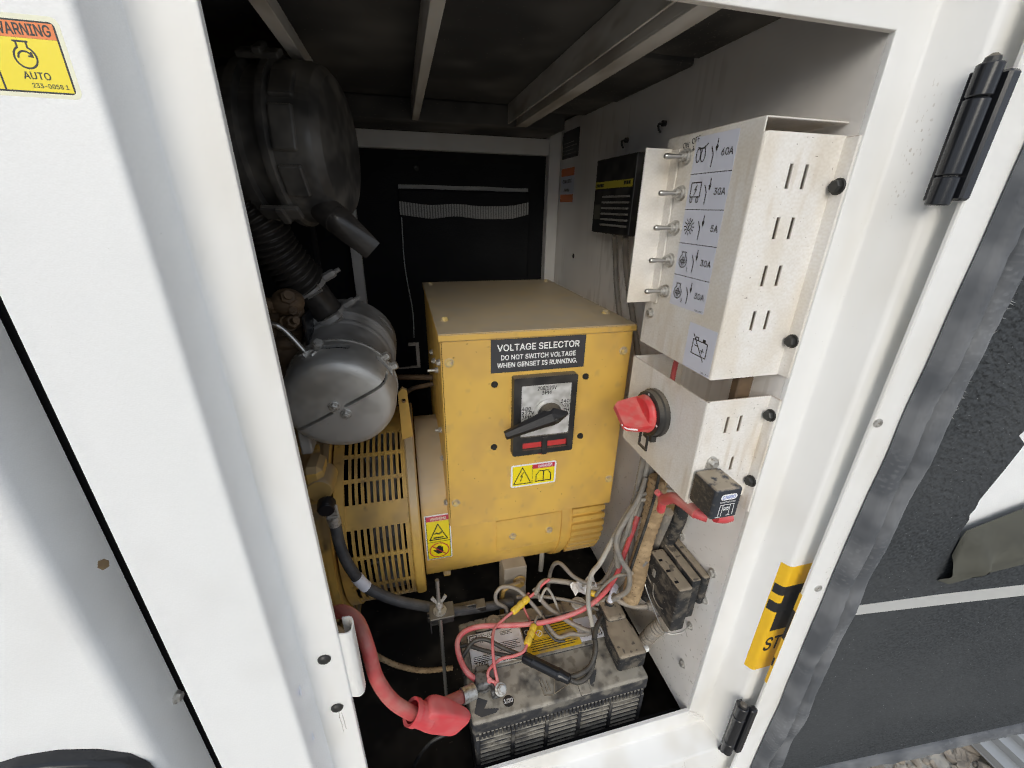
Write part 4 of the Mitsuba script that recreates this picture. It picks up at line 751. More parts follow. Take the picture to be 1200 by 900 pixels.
# ---------------------------------------------------------------- air cleaner and intake hose
A = thing('air_cleaner', 'large black ribbed plastic air cleaner housing at the upper left, under the ceiling', 'air filter')
a0, a1 = np.array([-.40, .720, 1.268]), np.array([-.060, .655, 1.266]); aL = np.linalg.norm(a1 - a0); ad = (a1 - a0) / aL
part(A, 'housing', revolve([(0, 0), (.075, 0), (.083, .02), (.083, .10), (.088, .103), (.088, .125), (.083, .128), (.083, .165), (.090, .168), (.090, .182), (.083, .185), (.083, .2050), (.091, .2080), (.091, .2200), (.083, .2230), (.083, .2400), (.093, .2430), (.093, .2540), (.086, .2570), (.086, aL - .0690), (0, aL - .0690)], a0, a1, 72), 'filter_plastic', 28)
cp = a0 + ad * (aL - .0680)
part(A, 'cover', revolve([(0, 0), (.0955, 0), (.0965, .003), (.0965, .009), (.0915, .012), (.0905, .043), (.0865, .054), (.0775, .062), (.058, .0665), (0, .068)], cp, cp + ad, 72), 'filter_plastic', 28)
fu = np.array([0, 0, 1.0]); fv = np.cross(fu, ad); fv /= np.linalg.norm(fv); fu = np.cross(ad, fv)
def rad(t): return (-fv if (fv @ [0, -1, 0]) < 0 else fv) * math.cos(math.radians(t)) + fu * math.sin(math.radians(t))
for t, hgt in ((36, .034), (6, .046), (-28, .036)):
    r_ = rad(t); c_ = cp + ad * .027 + r_ * .0908; tg = np.cross(r_, ad)
    part(A, 'raised_pad', tf(rbox(-.0135, .0135, -hgt / 2, hgt / 2, -.003, .0042, .003), np.vstack([np.column_stack([ad, np.cross(r_, ad), r_, c_]), [0, 0, 0, 1]])), 'filter_plastic', 35)
for t in (-52, 62, 170):
    r_ = rad(t); c_ = cp - ad * .002 + r_ * .097; Mq = np.vstack([np.column_stack([ad, np.cross(r_, ad), r_, c_]), [0, 0, 0, 1]])
    part(A, 'clip', tf(CAT([rbox(-.024, .022, -.010, .010, -.002, .0050, .002), rbox(-.004, .006, -.013, .013, .003, .010, .002)]), Mq), 'filter_plastic', 35)
part(A, 'dust_valve', CAT([tube([(-.1000, .640, 1.198), (-.0900, .615, 1.1900), (-.0780, .605, 1.1808)], .0185, 20), trimesh.convex.convex_hull(np.vstack([cyl((-.0800, .607, 1.1825), (-.0700, .602, 1.1735), .0178, 24).vertices, np.array([(-.0290 - a_, y_q, 1.1530 - b_) for a_, b_ in ((0, 0), (.0190, .0190)) for y_q in (.595, .605)])]))]), 'hose_rubber', 35, label='rubber duckbill dust valve')
part(A, 'mount_strap', CAT([bx(-.36, -.19, .60, .606, 1.345, 1.352, .001), bx(-.235, -.215, .590, .60, 1.16, 1.352, .001), bx(-.33, -.215, .585, .60, 1.205, 1.214, .001), bx(-.33, -.215, .585, .60, 1.236, 1.243, .001)]), 'dull_steel')
Hs = thing('intake_hose', 'black corrugated intake hose running down to the grey canister', 'hose')
b = [(-.2020, .650, 1.208), (-.1832, .66, 1.1737), (-.174, .67, 1.1422), (-.1568, .68, 1.1079), (-.1447, .69, 1.0874)]
part(Hs, 'bellows', tube(b, .0285, 28, 40, rad=lambda t, s: 1 + .14 * math.sin(s * 2 * math.pi / .0088)), 'hose_rubber', True)
part(Hs, 'pipe', tube([(-.1500, .686, 1.096), (-.1358, .70, 1.0632), (-.1190, .71, 1.0280)], .0235, 28, 8), 'hose_rubber', 50)
for c, r in (((-.1440, .6935, 1.0820), .0262), ((-.1225, .708, 1.0355), .0262)):
    d = np.array([.55, .22, -1]); d /= np.linalg.norm(d); c = np.array(c)
    s_ = np.cross(d, [0, 1, 0]); s_ /= np.linalg.norm(s_)
    if s_[0] < 0: s_ = -s_
    part(Hs, 'hose_clamp', CAT([revolve([(r - .002, -.005), (r + .001, -.005), (r + .001, .005), (r - .002, .005)], c, c + d, 40), hexbolt(c + s_ * (r + .001), s_, .0065, .018, 0), cyl(c + s_ * r, c + s_ * (r + .028), .0034, 10)]), 'dull_steel')
    f_ = np.array([0, -1, 0]) - d * (np.array([0, -1, 0]) @ d); f_ /= np.linalg.norm(f_)
    sq = [c + f_ * (r + .002) + s_ * a + d * b_ for a, b_ in ((-.004, -.006), (.020, -.006), (.020, .006), (-.004, .006))]
    part(Hs, 'clamp_buckle', tube(sq, .0016, 6, smooth=False), 'steel')
# ---------------------------------------------------------------- battery
Bt = thing('battery', 'dusty black lead acid battery with worn white and yellow labels on its lid', 'battery')
bx0, bx1, by0, by1, bz0, bzl, bz1 = .0440, .3510, .3800, .5560, .2300, .4300, .4620
case = trimesh.convex.convex_hull(np.array([(x, y, z) for z, k in ((bz0, .006), (bzl, .0035)) for x in (bx0 + k, bx1 - k) for y in (by0 + k, by1 - k)]))
part(Bt, 'case', case, 'battery_plastic')
lid = CAT([rbox(bx0, bx1, by0, by1, bzl + .0005, bz1, .006), rbox(bx0 + .012, bx1 - .062, .4560, .5250, bz1 - .004, bz1 + .0030, .0025), rbox(bx0 + .030, bx1 - .030, .5265, .5530, bz1 - .004, bz1 + .0050, .003)])
part(Bt, 'lid', lid, 'battery_plastic', 35)
for i in range(44):
    x = bx0 + .010 + i * .0066
    part(Bt, 'lid_tooth', bx(x, x + .0040, by0 - .0012, by0 + .004, bzl - .0085, bzl + .0060, .0004), 'battery_plastic')
xs = np.linspace(bx0 + .008, bx1 - .008, 6)
for i in range(6): part(Bt, 'front_post', bx(xs[i] - .0028, xs[i] + .0028, by0 - .0012, by0 + .008, bz0 + .01, bzl - .0090, .0005), 'battery_plastic')
for i in range(5):
    for j in range(13): part(Bt, 'front_slat', bx(xs[i] + .0034, xs[i + 1] - .0034, by0 - .0004, by0 + .0085, bzl - .0180 - .0118 * j, bzl - .0128 - .0118 * j, .0006), 'battery_plastic')
LZ = bz1 + .0030
Lw = part(Bt, 'white_label', tf(ext(unary_union([rrect(.0575, .1560, .4615, .5240, .002)]), .0002), TOP(0, 0, LZ)), 'battery_label', label='worn white label at the left of the battery lid')
part(Lw, 'logo', tf(ext(sbox(.0600, .5090, .0745, .5220).difference(sbox(.0615, .5105, .0730, .5205)).union(strokes([[(.0660, .5170), (.0640, .5155), (.0660, .5138)], [(.0672, .5138), (.0683, .5172), (.0694, .5138)], [(.0698, .5170), (.0722, .5170)], [(.0710, .5170), (.0710, .5138)]], .0011)), .0002), TOP(0, 0, LZ + .0002)), 'black_ink')
ln = [sbox(.0620, .4800 - .0032 * i, .0980 - .004 * (i % 3), .4813 - .0032 * i) for i in range(4)] + [sbox(.110, .4960 - .0034 * i, .150 - .006 * (i % 2), .4972 - .0034 * i) for i in range(5)] + [sbox(.118, .5170 - .0030 * i, .140 - .004 * (i % 2), .5181 - .0030 * i) for i in range(3)]
part(Lw, 'small_print', tf(CAT([fl(g, .0002) for g in ln] + [at(text('230-6368', .0072, bold=True, width=.030), .0775, .5135, .0002), at(text('12 VOLT', .0050), .0780, .5050, .0002), at(text('1000', .0065, bold=True), .064, .4640, .0002), at(text('ORION', .0065, bold=True, width=.030), .112, .4635, .0002)]), TOP(0, 0, LZ)), 'black_ink')
Ld = part(Bt, 'warning_label', tf(ext(sbox(.1580, .4610, .2600, .5190), .0002), TOP(0, 0, LZ)), 'battery_yellow', label='yellow warning label in the middle of the battery lid')
part(Ld, 'black_panel', tf(CAT([fl(sbox(.1580, .4880, .1760, .5190), .0002), fl(sbox(.1580, .4860, .2600, .4866), .0002)] + [fl(sbox(.166 + .002 * (i % 2), .4830 - .0042 * i, .255 - .006 * (i % 3), .4843 - .0042 * i), .0002) for i in range(5)] + [fl(sbox(.208 - .003 * i, .5150 - .0052 * i, .252, .5164 - .0052 * i), .0002) for i in range(5)]), TOP(0, 0, LZ + .0002)), 'black_ink')
part(Ld, 'pictogram', tf(fl(strokes([arc(.1670, .505, .0045, 0, 360, 20), arc(.1890, .498, .0055, 0, 360, 20), [(.185, .494), (.193, .502)]], .0012), .0004), TOP(0, 0, LZ)), 'battery_label')
Lr = part(Bt, 'recycling_label', tf(ext(sbox(.2606, .4640, .3080, .5100), .0002), TOP(0, 0, LZ)), 'label_white', label='white recycling label at the right of the battery lid')
part(Lr, 'symbol', tf(CAT([fl(strokes([arc(.2690, .4940, .0035, 0, 360, 20), [(.2690, .4915), (.2690, .4960)]], .0016), .0002), fl(strokes([[(.2985, .4690), (.2985, .4850)], [(.3010, .4700), (.3040, .4700), (.3040, .4780), (.3010, .4780)], [(.2950, .480), (.2900, .490)]], .0016), .0002)]), TOP(0, 0, LZ)), 'black_ink')
for x in (.2850, .1100): part(Bt, 'vent_cap', revolve([(0, 0), (.015, 0), (.015, .003), (.0135, .0045), (.006, .0045), (.005, .0035), (0, .0035)], (x, .5380, bz1 + .004), (x, .5380, 2), 28), 'battery_label' if x > .2 else 'battery_plastic', 35)
part(Bt, 'lid_knob', revolve([(0, 0), (.009, 0), (.008, .006), (.0040, .007), (0, .005)], (.0680, .5420, bz1 + .0005), (.0680, .5420, 2), 18), 'dusty_black', 35)
part(Bt, 'embossed_text', tf(at(text('PUSH DOWN', .0062, d=.0010, width=.046), .0950, .5410), TOP(0, 0, bz1 + .0048)), 'black_plastic')
part(Bt, 'embossed_mark', tf(CAT([ext(strokes([[(.1830, .3930), (.2170, .4040), (.1900, .4150), (.1830, .3930)], [(.1650, .4200), (.1660, .3950), (.1800, .3920)], [(.1700, .4180), (.1720, .4000)], [(.1760, .4160), (.1780, .4000)]], .0013), .0012)]), TOP(0, 0, bz1 - .0001)), 'dusty_black')
Dt = part(Bt, 'date_sticker', tf(ext(Point(.1065, .4010).buffer(.0088), .0003), TOP(0, 0, bz1)), 'black_ink', label='round black date sticker reading 1/20')
part(Dt, 'lettering', tf(at(text('1/20', .0058, bold=True, at='c', width=.0145), .1065, .3985, .0003), TOP(0, 0, bz1)), 'white_ink')
part(Bt, 'scuff', tf(CAT([ext(Polygon(q).buffer(-.001).buffer(.001), .0003) for q in ([(.050, .396), (.058, .418), (.074, .409), (.066, .399), (.090, .394), (.084, .389), (.060, .388)],)]), TOP(0, 0, bz1 + .0001)), 'scuff_grey')
part(Bt, 'scuff', tf(CAT([ext(Polygon(q).buffer(-.001).buffer(.001), .0003) for q in ([(.224, .387), (.228, .402), (.242, .405), (.238, .386)], [(.246, .392), (.252, .412), (.268, .414), (.256, .396)])]), TOP(0, 0, bz1 + .0001)), 'scuff_grey')
part(Bt, 'carry_notch', rbox(.2250, .2440, .3790, .3980, bz1 - .003, bz1 + .0022, .002), 'battery_plastic', 35)
tp = part(Bt, 'terminal', revolve([(0, 0), (.012, 0), (.0095, .017), (0, .0175)], (.0720, .4330, bz1), (.0720, .4330, 2), 24), 'lead', 35)
Tc = part(Bt, 'terminal_cover', trimesh.convex.convex_hull(np.vstack([rbox(.300, .352, .3985, .452, .4625, .5010, .006).vertices, rbox(.312, .345, .440, .490, .4625, .5030, .006).vertices])), 'dusty_black', 35, label='dusty black cover over the right battery terminal')
part(Tc, 'neck', rbox(.3090, .3480, .462, .515, .4635, .5080, .008), 'dusty_black', 35)
part(Tc, 'cover_tab', rbox(.3485, .3700, .4150, .4240, .4700, .4790, .003), 'clear_plastic', 35)

# ---------------------------------------------------------------- hold-down
Hd = thing('battery_clamp', 'steel hold down rod with wing nut and dark bar behind the battery', 'battery clamp')
part(Hd, 'rod', tube([(.0099, .5, .646), (.0113, .5, .225)], .0031, 12, 2), 'steel', 50)
part(Hd, 'wing_nut', CAT([revolve([(0, 0), (.0065, 0), (.005, .009), (0, .009)], (.0105, .5, .5880), (.0105, .5, 2), 16), hull([(.013, .499, .590), (.024, .499, .606), (.020, .499, .612), (.013, .501, .597), (.024, .501, .606), (.020, .501, .612)]), hull([(.008, .499, .590), (-.003, .499, .606), (.001, .499, .612), (.008, .501, .597), (-.003, .501, .606), (.001, .501, .612)])]), 'zinc', 35)
part(Hd, 'washer', revolve([(0, 0), (.011, 0), (.011, .002), (0, .002)], (.0108, .5, .5750), (.0108, .5, 2), 20), 'zinc')
part(Hd, 'end_bracket', CAT([bx(-.006, .034, .4860, .516, .5700, .5745, .001), bx(-.006, .034, .5130, .516, .5250, .5698, .001), bx(-.007, -.0045, .4880, .512, .5400, .5698, .0006)]), 'black_plastic')
part(Hd, 'bar', CAT([rbox(-.012, .100, .5570, .5780, .4780, .4900, .002), rbox(-.012, .080, .5585, .5620, .4905, .5000, .001)]), 'black_plastic', 35)

# ---------------------------------------------------------------- cables and wires
RED_CABLE = [(-0.1535,0.47,0.6505),(-0.1245,0.45,0.6757),(-0.1024,0.43,0.6758),(-0.0886,0.4,0.6632),(-0.0809,0.385,0.6171),(-0.0636,0.375,0.5773),(-0.0367,0.37,0.5438)]
RED_TAIL = [(-0.021,0.385,0.518),(0.0042,0.395,0.5061),(0.0287,0.41,0.487),(0.0428,0.4148,0.484)]
BLACK_CABLE = [(-0.1386,0.565,0.7446),(-0.1383,0.56,0.7249),(-0.1351,0.555,0.6883),(-0.1234,0.55,0.6445),(-0.103,0.55,0.6003),(-0.0599,0.545,0.5657),(-0.0106,0.545,0.5368),(0.0346,0.55,0.5064),(0.085,0.565,0.4801),(0.1563,0.575,0.4642)]
RED_WIRE = [(0.0625,0.4337,0.476),(0.0459,0.4441,0.49),(0.0366,0.4691,0.495),(0.0369,0.4932,0.5),(0.0526,0.509,0.5),(0.0846,0.5153,0.495),(0.1391,0.5079,0.49),(0.2026,0.4999,0.49),(0.2698,0.4996,0.5),(0.3101,0.499,0.53),(0.3312,0.4943,0.58),(0.3391,0.49,0.6441),(0.3502,0.49,0.7052),(0.3622,0.5,0.7388)]
PINK_A = [(0.0924,0.4183,0.487),(0.0908,0.4382,0.5),(0.0934,0.4648,0.51),(0.1025,0.4945,0.508),(0.1238,0.5122,0.505),(0.1443,0.5234,0.505)]
CONN_A = [(0.1424,0.5221,0.505),(0.1791,0.5411,0.51)]
PINK_A2 = [(0.1791,0.5411,0.51),(0.1982,0.548,0.515),(0.2097,0.5482,0.53),(0.223,0.5482,0.54)]
PINK_B = [(0.0946,0.4157,0.486),(0.0798,0.4262,0.488),(0.0822,0.4384,0.492),(0.1038,0.4506,0.492),(0.1282,0.4522,0.49),(0.1458,0.4556,0.49),(0.1568,0.4671,0.49)]
CONN_B = [(0.1549,0.4659,0.49),(0.1784,0.4971,0.492)]
GREY_A = [(0.141,0.556,0.466),(0.1372,0.5547,0.48),(0.1208,0.5578,0.495),(0.1197,0.5606,0.515),(0.1339,0.5644,0.525),(0.1582,0.5591,0.52),(0.1748,0.544,0.51),(0.194,0.5256,0.49),(0.2069,0.487,0.485),(0.2177,0.4707,0.483),(0.2419,0.4735,0.480),(0.264,0.468,0.478),(0.288,0.470,0.476)]
GREY_B = [(0.1948,0.5592,0.51),(0.2134,0.5323,0.49),(0.2437,0.4958,0.485),(0.2729,0.4711,0.483),(0.2957,0.4679,0.48)]
GREY_C = [(0.1941,0.5454,0.51),(0.2131,0.5535,0.53),(0.2504,0.5447,0.53),(0.2943,0.5223,0.53),(0.3279,0.5104,0.53)]
GREY_D = [(0.3569,0.5,0.8026),(0.356,0.5,0.7578),(0.327,0.49,0.7209),(0.3018,0.48,0.6795),(0.2801,0.47,0.6487),(0.26,0.46,0.6333),(0.2756,0.4857,0.54),(0.2782,0.4639,0.5)]
BLK_D = [(0.2782,0.4639,0.5),(0.2714,0.4319,0.49),(0.2547,0.4136,0.478),(0.2327,0.4056,0.476),(0.2135,0.4039,0.477)]
GREY_E = [(0.3552,0.49,0.7963),(0.3404,0.48,0.7637),(0.3241,0.48,0.7263),(0.3041,0.47,0.6958),(0.3113,0.46,0.661),(0.3252,0.45,0.6354),(0.3277,0.45,0.5949),(0.3089,0.46,0.5656)]
LOOM = [(0.3639,0.47,0.8091),(0.3626,0.465,0.7544),(0.3532,0.46,0.6982),(0.3489,0.46,0.6326),(0.345,0.46,0.5576)]
REL_RED = [(0.3386,0.42,0.7907),(0.3328,0.41,0.8183),(0.3324,0.39,0.837),(0.3362,0.37,0.8408),(0.3385,0.352,0.8412),(0.3474,0.342,0.841)]
REL_STUB = [(0.352,0.335,0.8461),(0.3655,0.335,0.842),(0.3755,0.335,0.8428)]
FUSE_WIRE = [(0.314,0.47,0.5651),(0.327,0.46,0.5541),(0.3509,0.45,0.5487),(0.3699,0.445,0.5493)]
TAN_HOSE = [(0.4081,0.48,0.3694),(0.397,0.46,0.4367),(0.4033,0.45,0.4722),(0.4156,0.445,0.4866)]
TWINE = [(-0.1678,0.55,0.5259),(-0.1345,0.55,0.4776),(-0.1102,0.55,0.432),(-0.0757,0.55,0.3904),(-0.0299,0.55,0.3582),(0.0282,0.55,0.3447)]
THIN_BLK = [(0.0064,0.43,0.3623),(-0.0218,0.43,0.3505),(-0.0459,0.43,0.3159),(-0.0642,0.43,0.2661)]
HOSE_A = [(0.405,0.4538,0.7642),(0.405,0.4548,0.7284),(0.4,0.4656,0.6638),(0.4,0.4843,0.5734),(0.4,0.4887,0.5127)]
HOSE_B = [(0.3861,0.46,0.7454),(0.3896,0.47,0.7),(0.3892,0.48,0.6325),(0.3783,0.48,0.594)]
WIRE_F = [(0.3455,0.48,0.7714),(0.3563,0.47,0.7823),(0.3681,0.46,0.801),(0.383,0.45,0.7993)]
WIRE_G = [(0.3471,0.48,0.7608),(0.3551,0.47,0.7706),(0.3649,0.46,0.7933),(0.3879,0.45,0.7903)]
CH_A = [(0.385,0.7478,1.151),(0.405,0.7746,1.1142),(0.408,0.7649,1.0661),(0.41,0.7385,1.003),(0.41,0.6884,0.93)]
CH_B = [(0.385,0.7059,1.1537),(0.405,0.7322,1.111),(0.408,0.7163,1.066),(0.41,0.6854,1.0077),(0.41,0.6496,0.9436)]
FUSEHOLD = [(0.1455,0.4535,0.482),(0.211,0.3985,0.482)]
BLK_FH = [(0.1455,0.4535,0.482),(0.1149,0.4726,0.485),(0.088,0.4915,0.49),(0.0655,0.495,0.488),(0.0483,0.4828,0.482),(0.0365,0.4731,0.478)]
BLK_FH2 = [(0.1451,0.4519,0.48),(0.1136,0.4667,0.476),(0.079,0.4857,0.474),(0.0552,0.5001,0.473),(0.0401,0.5027,0.472)]
COVER_WIRE = [(0.3105,0.4869,0.49),(0.2858,0.4621,0.5),(0.2723,0.4426,0.497)]
def ribs(pitch, amp): return lambda t, s: 1 + amp * math.sin(s * 2 * math.pi / pitch)
W1 = [(0.1976,0.5291,0.51),(0.213,0.5374,0.53),(0.2294,0.5397,0.5),(0.2375,0.5236,0.475)]
W2 = [(0.1618,0.5641,0.49),(0.2194,0.5505,0.49),(0.274,0.5283,0.487),(0.3158,0.5011,0.487),(0.343,0.4974,0.5)]
W3 = [(0.2004,0.5241,0.49),(0.1977,0.4943,0.485),(0.21,0.4711,0.478),(0.2273,0.4644,0.477)]
W4 = [(0.338,0.485,0.74),(0.325,0.478,0.69),(0.3253,0.5222,0.54),(0.2909,0.5177,0.545),(0.2683,0.5392,0.545),(0.2524,0.5771,0.545),(0.245,0.600,0.50),(0.243,0.605,0.40)]
W5 = [(0.2935,0.5161,0.51),(0.3076,0.5057,0.5),(0.3266,0.5041,0.515),(0.3535,0.5044,0.53),(0.3302,0.45,0.6341)]
W6 = [(0.075,0.5065,0.478),(0.0538,0.4903,0.476),(0.0404,0.4703,0.474),(0.0407,0.4512,0.472)]
W7 = [(0.1839,0.5517,0.51),(0.1684,0.5443,0.5),(0.1731,0.5234,0.485),(0.1801,0.4902,0.48)]
c = thing('red_battery_cable', 'thick red battery cable with a rubber terminal boot hanging at the left of the battery', 'cable')
part(c, 'lead', tube(RED_CABLE + [(-.0290, .369, .536)], .0092, 18, 10), 'red_cable', 50)
part(c, 'white_ring', tube([(-.0345, .3698, .5415), (-.0300, .3692, .5365)], .0098, 18, 3), 'clear_plastic', 50)
part(c, 'lead', tube(RED_TAIL, .0098, 18, 8), 'red_cable', 50)
nk0, nk1 = np.array([-.0400, .3700, .5520]), np.array([-.0100, .3690, .5230])
boot = [revolve([(.0135, 0), (.0175, -.002), (.0178, .006), (.0160, .010), (.0165, .030), (0, .030)], nk0, nk1, 28)]
bd = (nk1 - nk0) / np.linalg.norm(nk1 - nk0); bs_ = np.array([bd[2], 0, -bd[0]]); bs_ = bs_ if bs_[0] > 0 else -bs_
BP = lambda a, b, d: nk0 + bd * a + bs_ * b + np.array([0, -d, 0])
sp_ = trimesh.creation.icosphere(2, 1.0).vertices
bh_ = tm(man(trimesh.convex.convex_hull(np.vstack([BP(a, b, d) + sp_ * .0062 for a, bb, dd in ((.026, .0130, .0090), (.044, .0170, .0080), (.089, .0160, .0030)) for b in (-bb, bb) for d in (-dd, dd)]))).refine_to_length(.003)); bh_.merge_vertices(); trimesh.smoothing.filter_laplacian(bh_, iterations=10); boot.append(bh_)
part(c, 'rubber_boot', CAT(boot), 'red_boot', 75, label='red rubber terminal boot pushed back on the cable')
part(c, 'lug', CAT([revolve([(.010, 0), (.0118, 0), (.0118, .022), (.010, .022), (0, .0215)], (.0330, .4110, .4865), (.0590, .4190, .4800), 24)]), 'zinc', 35)
part(c, 'terminal_clamp', CAT([rbox(.0560, .0920, .4200, .4450, .4660, .4860, .005), rbox(.0800, .0960, .4050, .4260, .4660, .4850, .004), rbox(.0600, .0850, .4380, .4560, .4660, .4830, .004)]), 'lead', 40)
part(c, 'clamp_bolt', CAT([hexbolt((.0950, .4080, .4850), (.15, -.55, .80), .0078, .007, 1.25), cyl((.0950, .4080, .4850), (.0970, .4010, .4960), .0045, 14)]), 'zinc')
c = thing('black_battery_cable', 'thick black cable with a white printed sleeve running from the engine to the battery clamp', 'cable')
part(c, 'lead', tube(BLACK_CABLE, .0088, 18, 10), 'dark_cable', 50)
sl = spline(BLACK_CABLE, 10); part(c, 'sleeve', tube(sl[33:40], .0096, 18, 2), 'label_white', 50)
part(c, 'cable_lug', CAT([revolve([(0, 0), (.0098, 0), (.0098, .018), (0, .019)], (-.1390, .5630, .7360), (-.1400, .5610, .7560), 20), rbox(-.1480, -.1300, .5570, .5620, .748, .775, .002)]), 'zinc', 35)
def wire(name, label, pts, r, mat, cat='wire', group=None, **kw):
    k = thing(name, label, cat, group); part(k, 'lead', tube(pts, r, kw.pop('n', 10), kw.pop('k', 10), **kw), mat, 50); return k
c = wire('red_wire', 'red wire looping across the battery lid and rising to the harness on the inner wall', RED_WIRE, .0046, 'pink_wire')
c = wire('pink_wire', 'thin pink wire rising from the left battery terminal to the rear yellow crimp connector', PINK_A, .0026, 'pink_wire')
part(c, 'lead', tube(PINK_A2, .0026, 10, 8), 'pink_wire', 50)
def crimp(k, p):
    p0, p1 = np.array(p[0]), np.array(p[1]); L = np.linalg.norm(p1 - p0)
    part(k, 'crimp_connector', revolve([(0, 0), (.0050, 0), (.0064, .002), (.0066, .30 * L), (.0057, .34 * L), (.0057, .40 * L), (.0068, .44 * L), (.0068, .60 * L), (.0057, .64 * L), (.0057, .70 * L), (.0066, .74 * L), (.0064, L - .002), (.0050, L), (0, L)], p0, p1, 22), 'yellow_crimp', 35, label='yellow crimp connector')
crimp(c, CONN_A)
c = wire('pink_wire', 'thin pink wire lying across the white battery label to the front yellow crimp connector', PINK_B, .0026, 'pink_wire')
part(c, 'tail', tube([(.1778, .4965, .492), (.1830, .5050, .494), (.1900, .5150, .490)], .0024, 8), 'grey_wire', 50)
crimp(c, CONN_B)
for p in ((.0905, .4165, .4870), (.0800, .4240, .4880)): part(c, 'ring_tip', rivet(p, (0, -.5, .85), .0045, .002), 'pink_wire')
for nm, lab, pts, r, m in (('grey_wire', 'grey dusty wire in an upright loop at the rear left of the battery lid', GREY_A, .0036, 'grey_wire'),
    ('grey_wire', 'grey dusty wire lying across the yellow battery label', GREY_B, .0044, 'grey_wire'),
    ('grey_wire', 'thick grey dusty wire along the rear edge of the battery', GREY_C, .0050, 'grey_wire'),
    ('grey_wire', 'pale grey wire hanging from the harness to the battery lid, left of the tan sleeve', GREY_D, .0042, 'pale_wire'),
    ('grey_wire', 'grey wire bent like a hook between the hanging pale wire and the tan sleeve', GREY_E, .0045, 'grey_wire'),
    ('grey_wire', 'short grey wire from the battery corner to the lower end of the fuse block', FUSE_WIRE, .0046, 'grey_wire'),
    ('grey_wire', 'upper grey wire curving out from under the lower control box', WIRE_F, .0034, 'grey_wire'),
    ('grey_wire', 'lower grey wire curving out from under the lower control box', WIRE_G, .0034, 'pale_wire'),
    ('grey_wire', 'thin grey wire bridging behind the rear yellow crimp connector', W1, .0026, 'pale_wire'),
    ('grey_wire', 'grey wire trailing along the rear of the battery lid towards the paper tag', W2, .0032, 'grey_wire'),
    ('black_wire', 'thin black wire dropping past the vent cap onto the yellow battery label', W3, .0024, 'black_wire'),
    ('grey_wire', 'grey wire arching over the paper tag behind the battery', W4, .0040, 'grey_wire'),
    ('grey_wire', 'grey wire rising from the small crimp splice into the harness', W5, .0034, 'grey_wire'),
    ('black_wire', 'thin black wire beside the left edge of the white battery label', W6, .0022, 'black_wire'),
    ('dark_red_wire', 'thin dark red wire running down between the two yellow crimp connectors', W7, .0022, 'red_cable'),
    ('grey_wire', 'thin grey wire down the inner wall behind the tan sleeve, nearest to the wall', [(.372, .478, .84), (.376, .482, .78), (.374, .487, .70), (.368, .49, .62), (.360, .495, .55)], .0030, 'pale_wire'),
    ('black_wire', 'thin black wire hanging in front of the tan sleeve', [(.350, .452, .845), (.345, .448, .79), (.338, .446, .74), (.334, .45, .69), (.330, .455, .63)], .0024, 'black_wire'),
    ('grey_wire', 'thin grey wire crossing from the tan sleeve towards the red wire', [(.352, .445, .66), (.338, .455, .625), (.318, .47, .61), (.300, .48, .58), (.292, .49, .545)], .0028, 'grey_wire'),
    ('black_wire', 'thin black wire leaving the frame bottom left of the battery', THIN_BLK, .0030, 'dark_cable'),
    ('charger_lead', 'left grey lead hanging under the finned charger', CH_A, .0048, 'grey_wire'),
    ('charger_lead', 'right grey lead hanging under the finned charger', CH_B, .0052, 'grey_wire'),
    ('dark_hose', 'dark dusty hose running down the inner wall behind the fuse block', HOSE_A, .0115, 'dusty_black'),
    ('dark_hose', 'grey dusty hose between the tan sleeve and the wall', HOSE_B, .0085, 'grey_wire')):
    wire(nm, lab, pts, r, m, 'hose' if 'hose' in nm else 'wire', 'hoses behind the tan sleeve' if 'hose' in nm else 'leads under the finned charger' if 'charger' in nm else 'loose wires around the battery')
wire('twine', 'frayed tan cord sagging behind the red cable', TWINE, .0048, 'tan_loom', 'cord', rad=ribs(.009, .10), k=24)
wire('wire_loom', 'tan dirt covered wiring sleeve hanging from the lower control box', LOOM, .0150, 'tan_loom', 'wiring sleeve', rad=lambda t, s: 1 + .05 * math.sin(s * 2 * math.pi / .0115) + .10 * math.sin(s * 38), k=30, n=18)
wire('ribbed_hose', 'short ribbed beige hose stub below the fuse block', [(.400, .470, .400), (.397, .46, .4367), (.4033, .45, .4722), (.4136, .445, .4896)], .0125, 'grey_wire', 'hose', rad=ribs(.006, .10), k=24, n=18)
c = wire('relay_cable', 'red cable with a sleeve bent up under the small relay', REL_RED, .0062, 'red_boot', 'cable')
part(c, 'sleeve', tube(REL_RED[1:5], .0078, 16, 8), 'red_cable', 50)
part(c, 'lead', tube(REL_STUB, .0060, 14, 8), 'red_boot', 50)
part(c, 'end_wings', CAT([tube([(.3386, .42, .800), (.334, .418, .818)], .0055, 10), tube([(.334, .418, .818), (.326, .42, .826)], .0045, 10), tube([(.334, .418, .818), (.342, .42, .806)], .0045, 10)]), 'pink_wire', 50)
c = thing('inline_fuse', 'black cylindrical inline fuse holder with its two black leads across the battery lid', 'fuse holder')
p0, p1 = np.array([.1455, .4535, .4800]), np.array([.2110, .3985, .4800]); L = np.linalg.norm(p1 - p0)
part(c, 'body', revolve([(0, 0), (.0075, 0), (.0092, .003), (.0092, .016), (.0098, .017), (.0098, .020), (.0090, .021), (.0090, L * .72), (.0098, L * .74), (.0098, L * .80), (.0086, L * .82), (.0080, L - .002), (.0060, L), (0, L)], p0, p1, 28), 'gloss_black', 35)
part(c, 'lead', tube(BLK_FH, .0036, 10, 10), 'black_wire', 50)
part(c, 'lead', tube(BLK_FH2, .0034, 10, 10), 'black_wire', 50)
part(c, 'lead', tube(BLK_D, .0042, 10, 10, rad=ribs(.004, .06)), 'black_wire', 50)
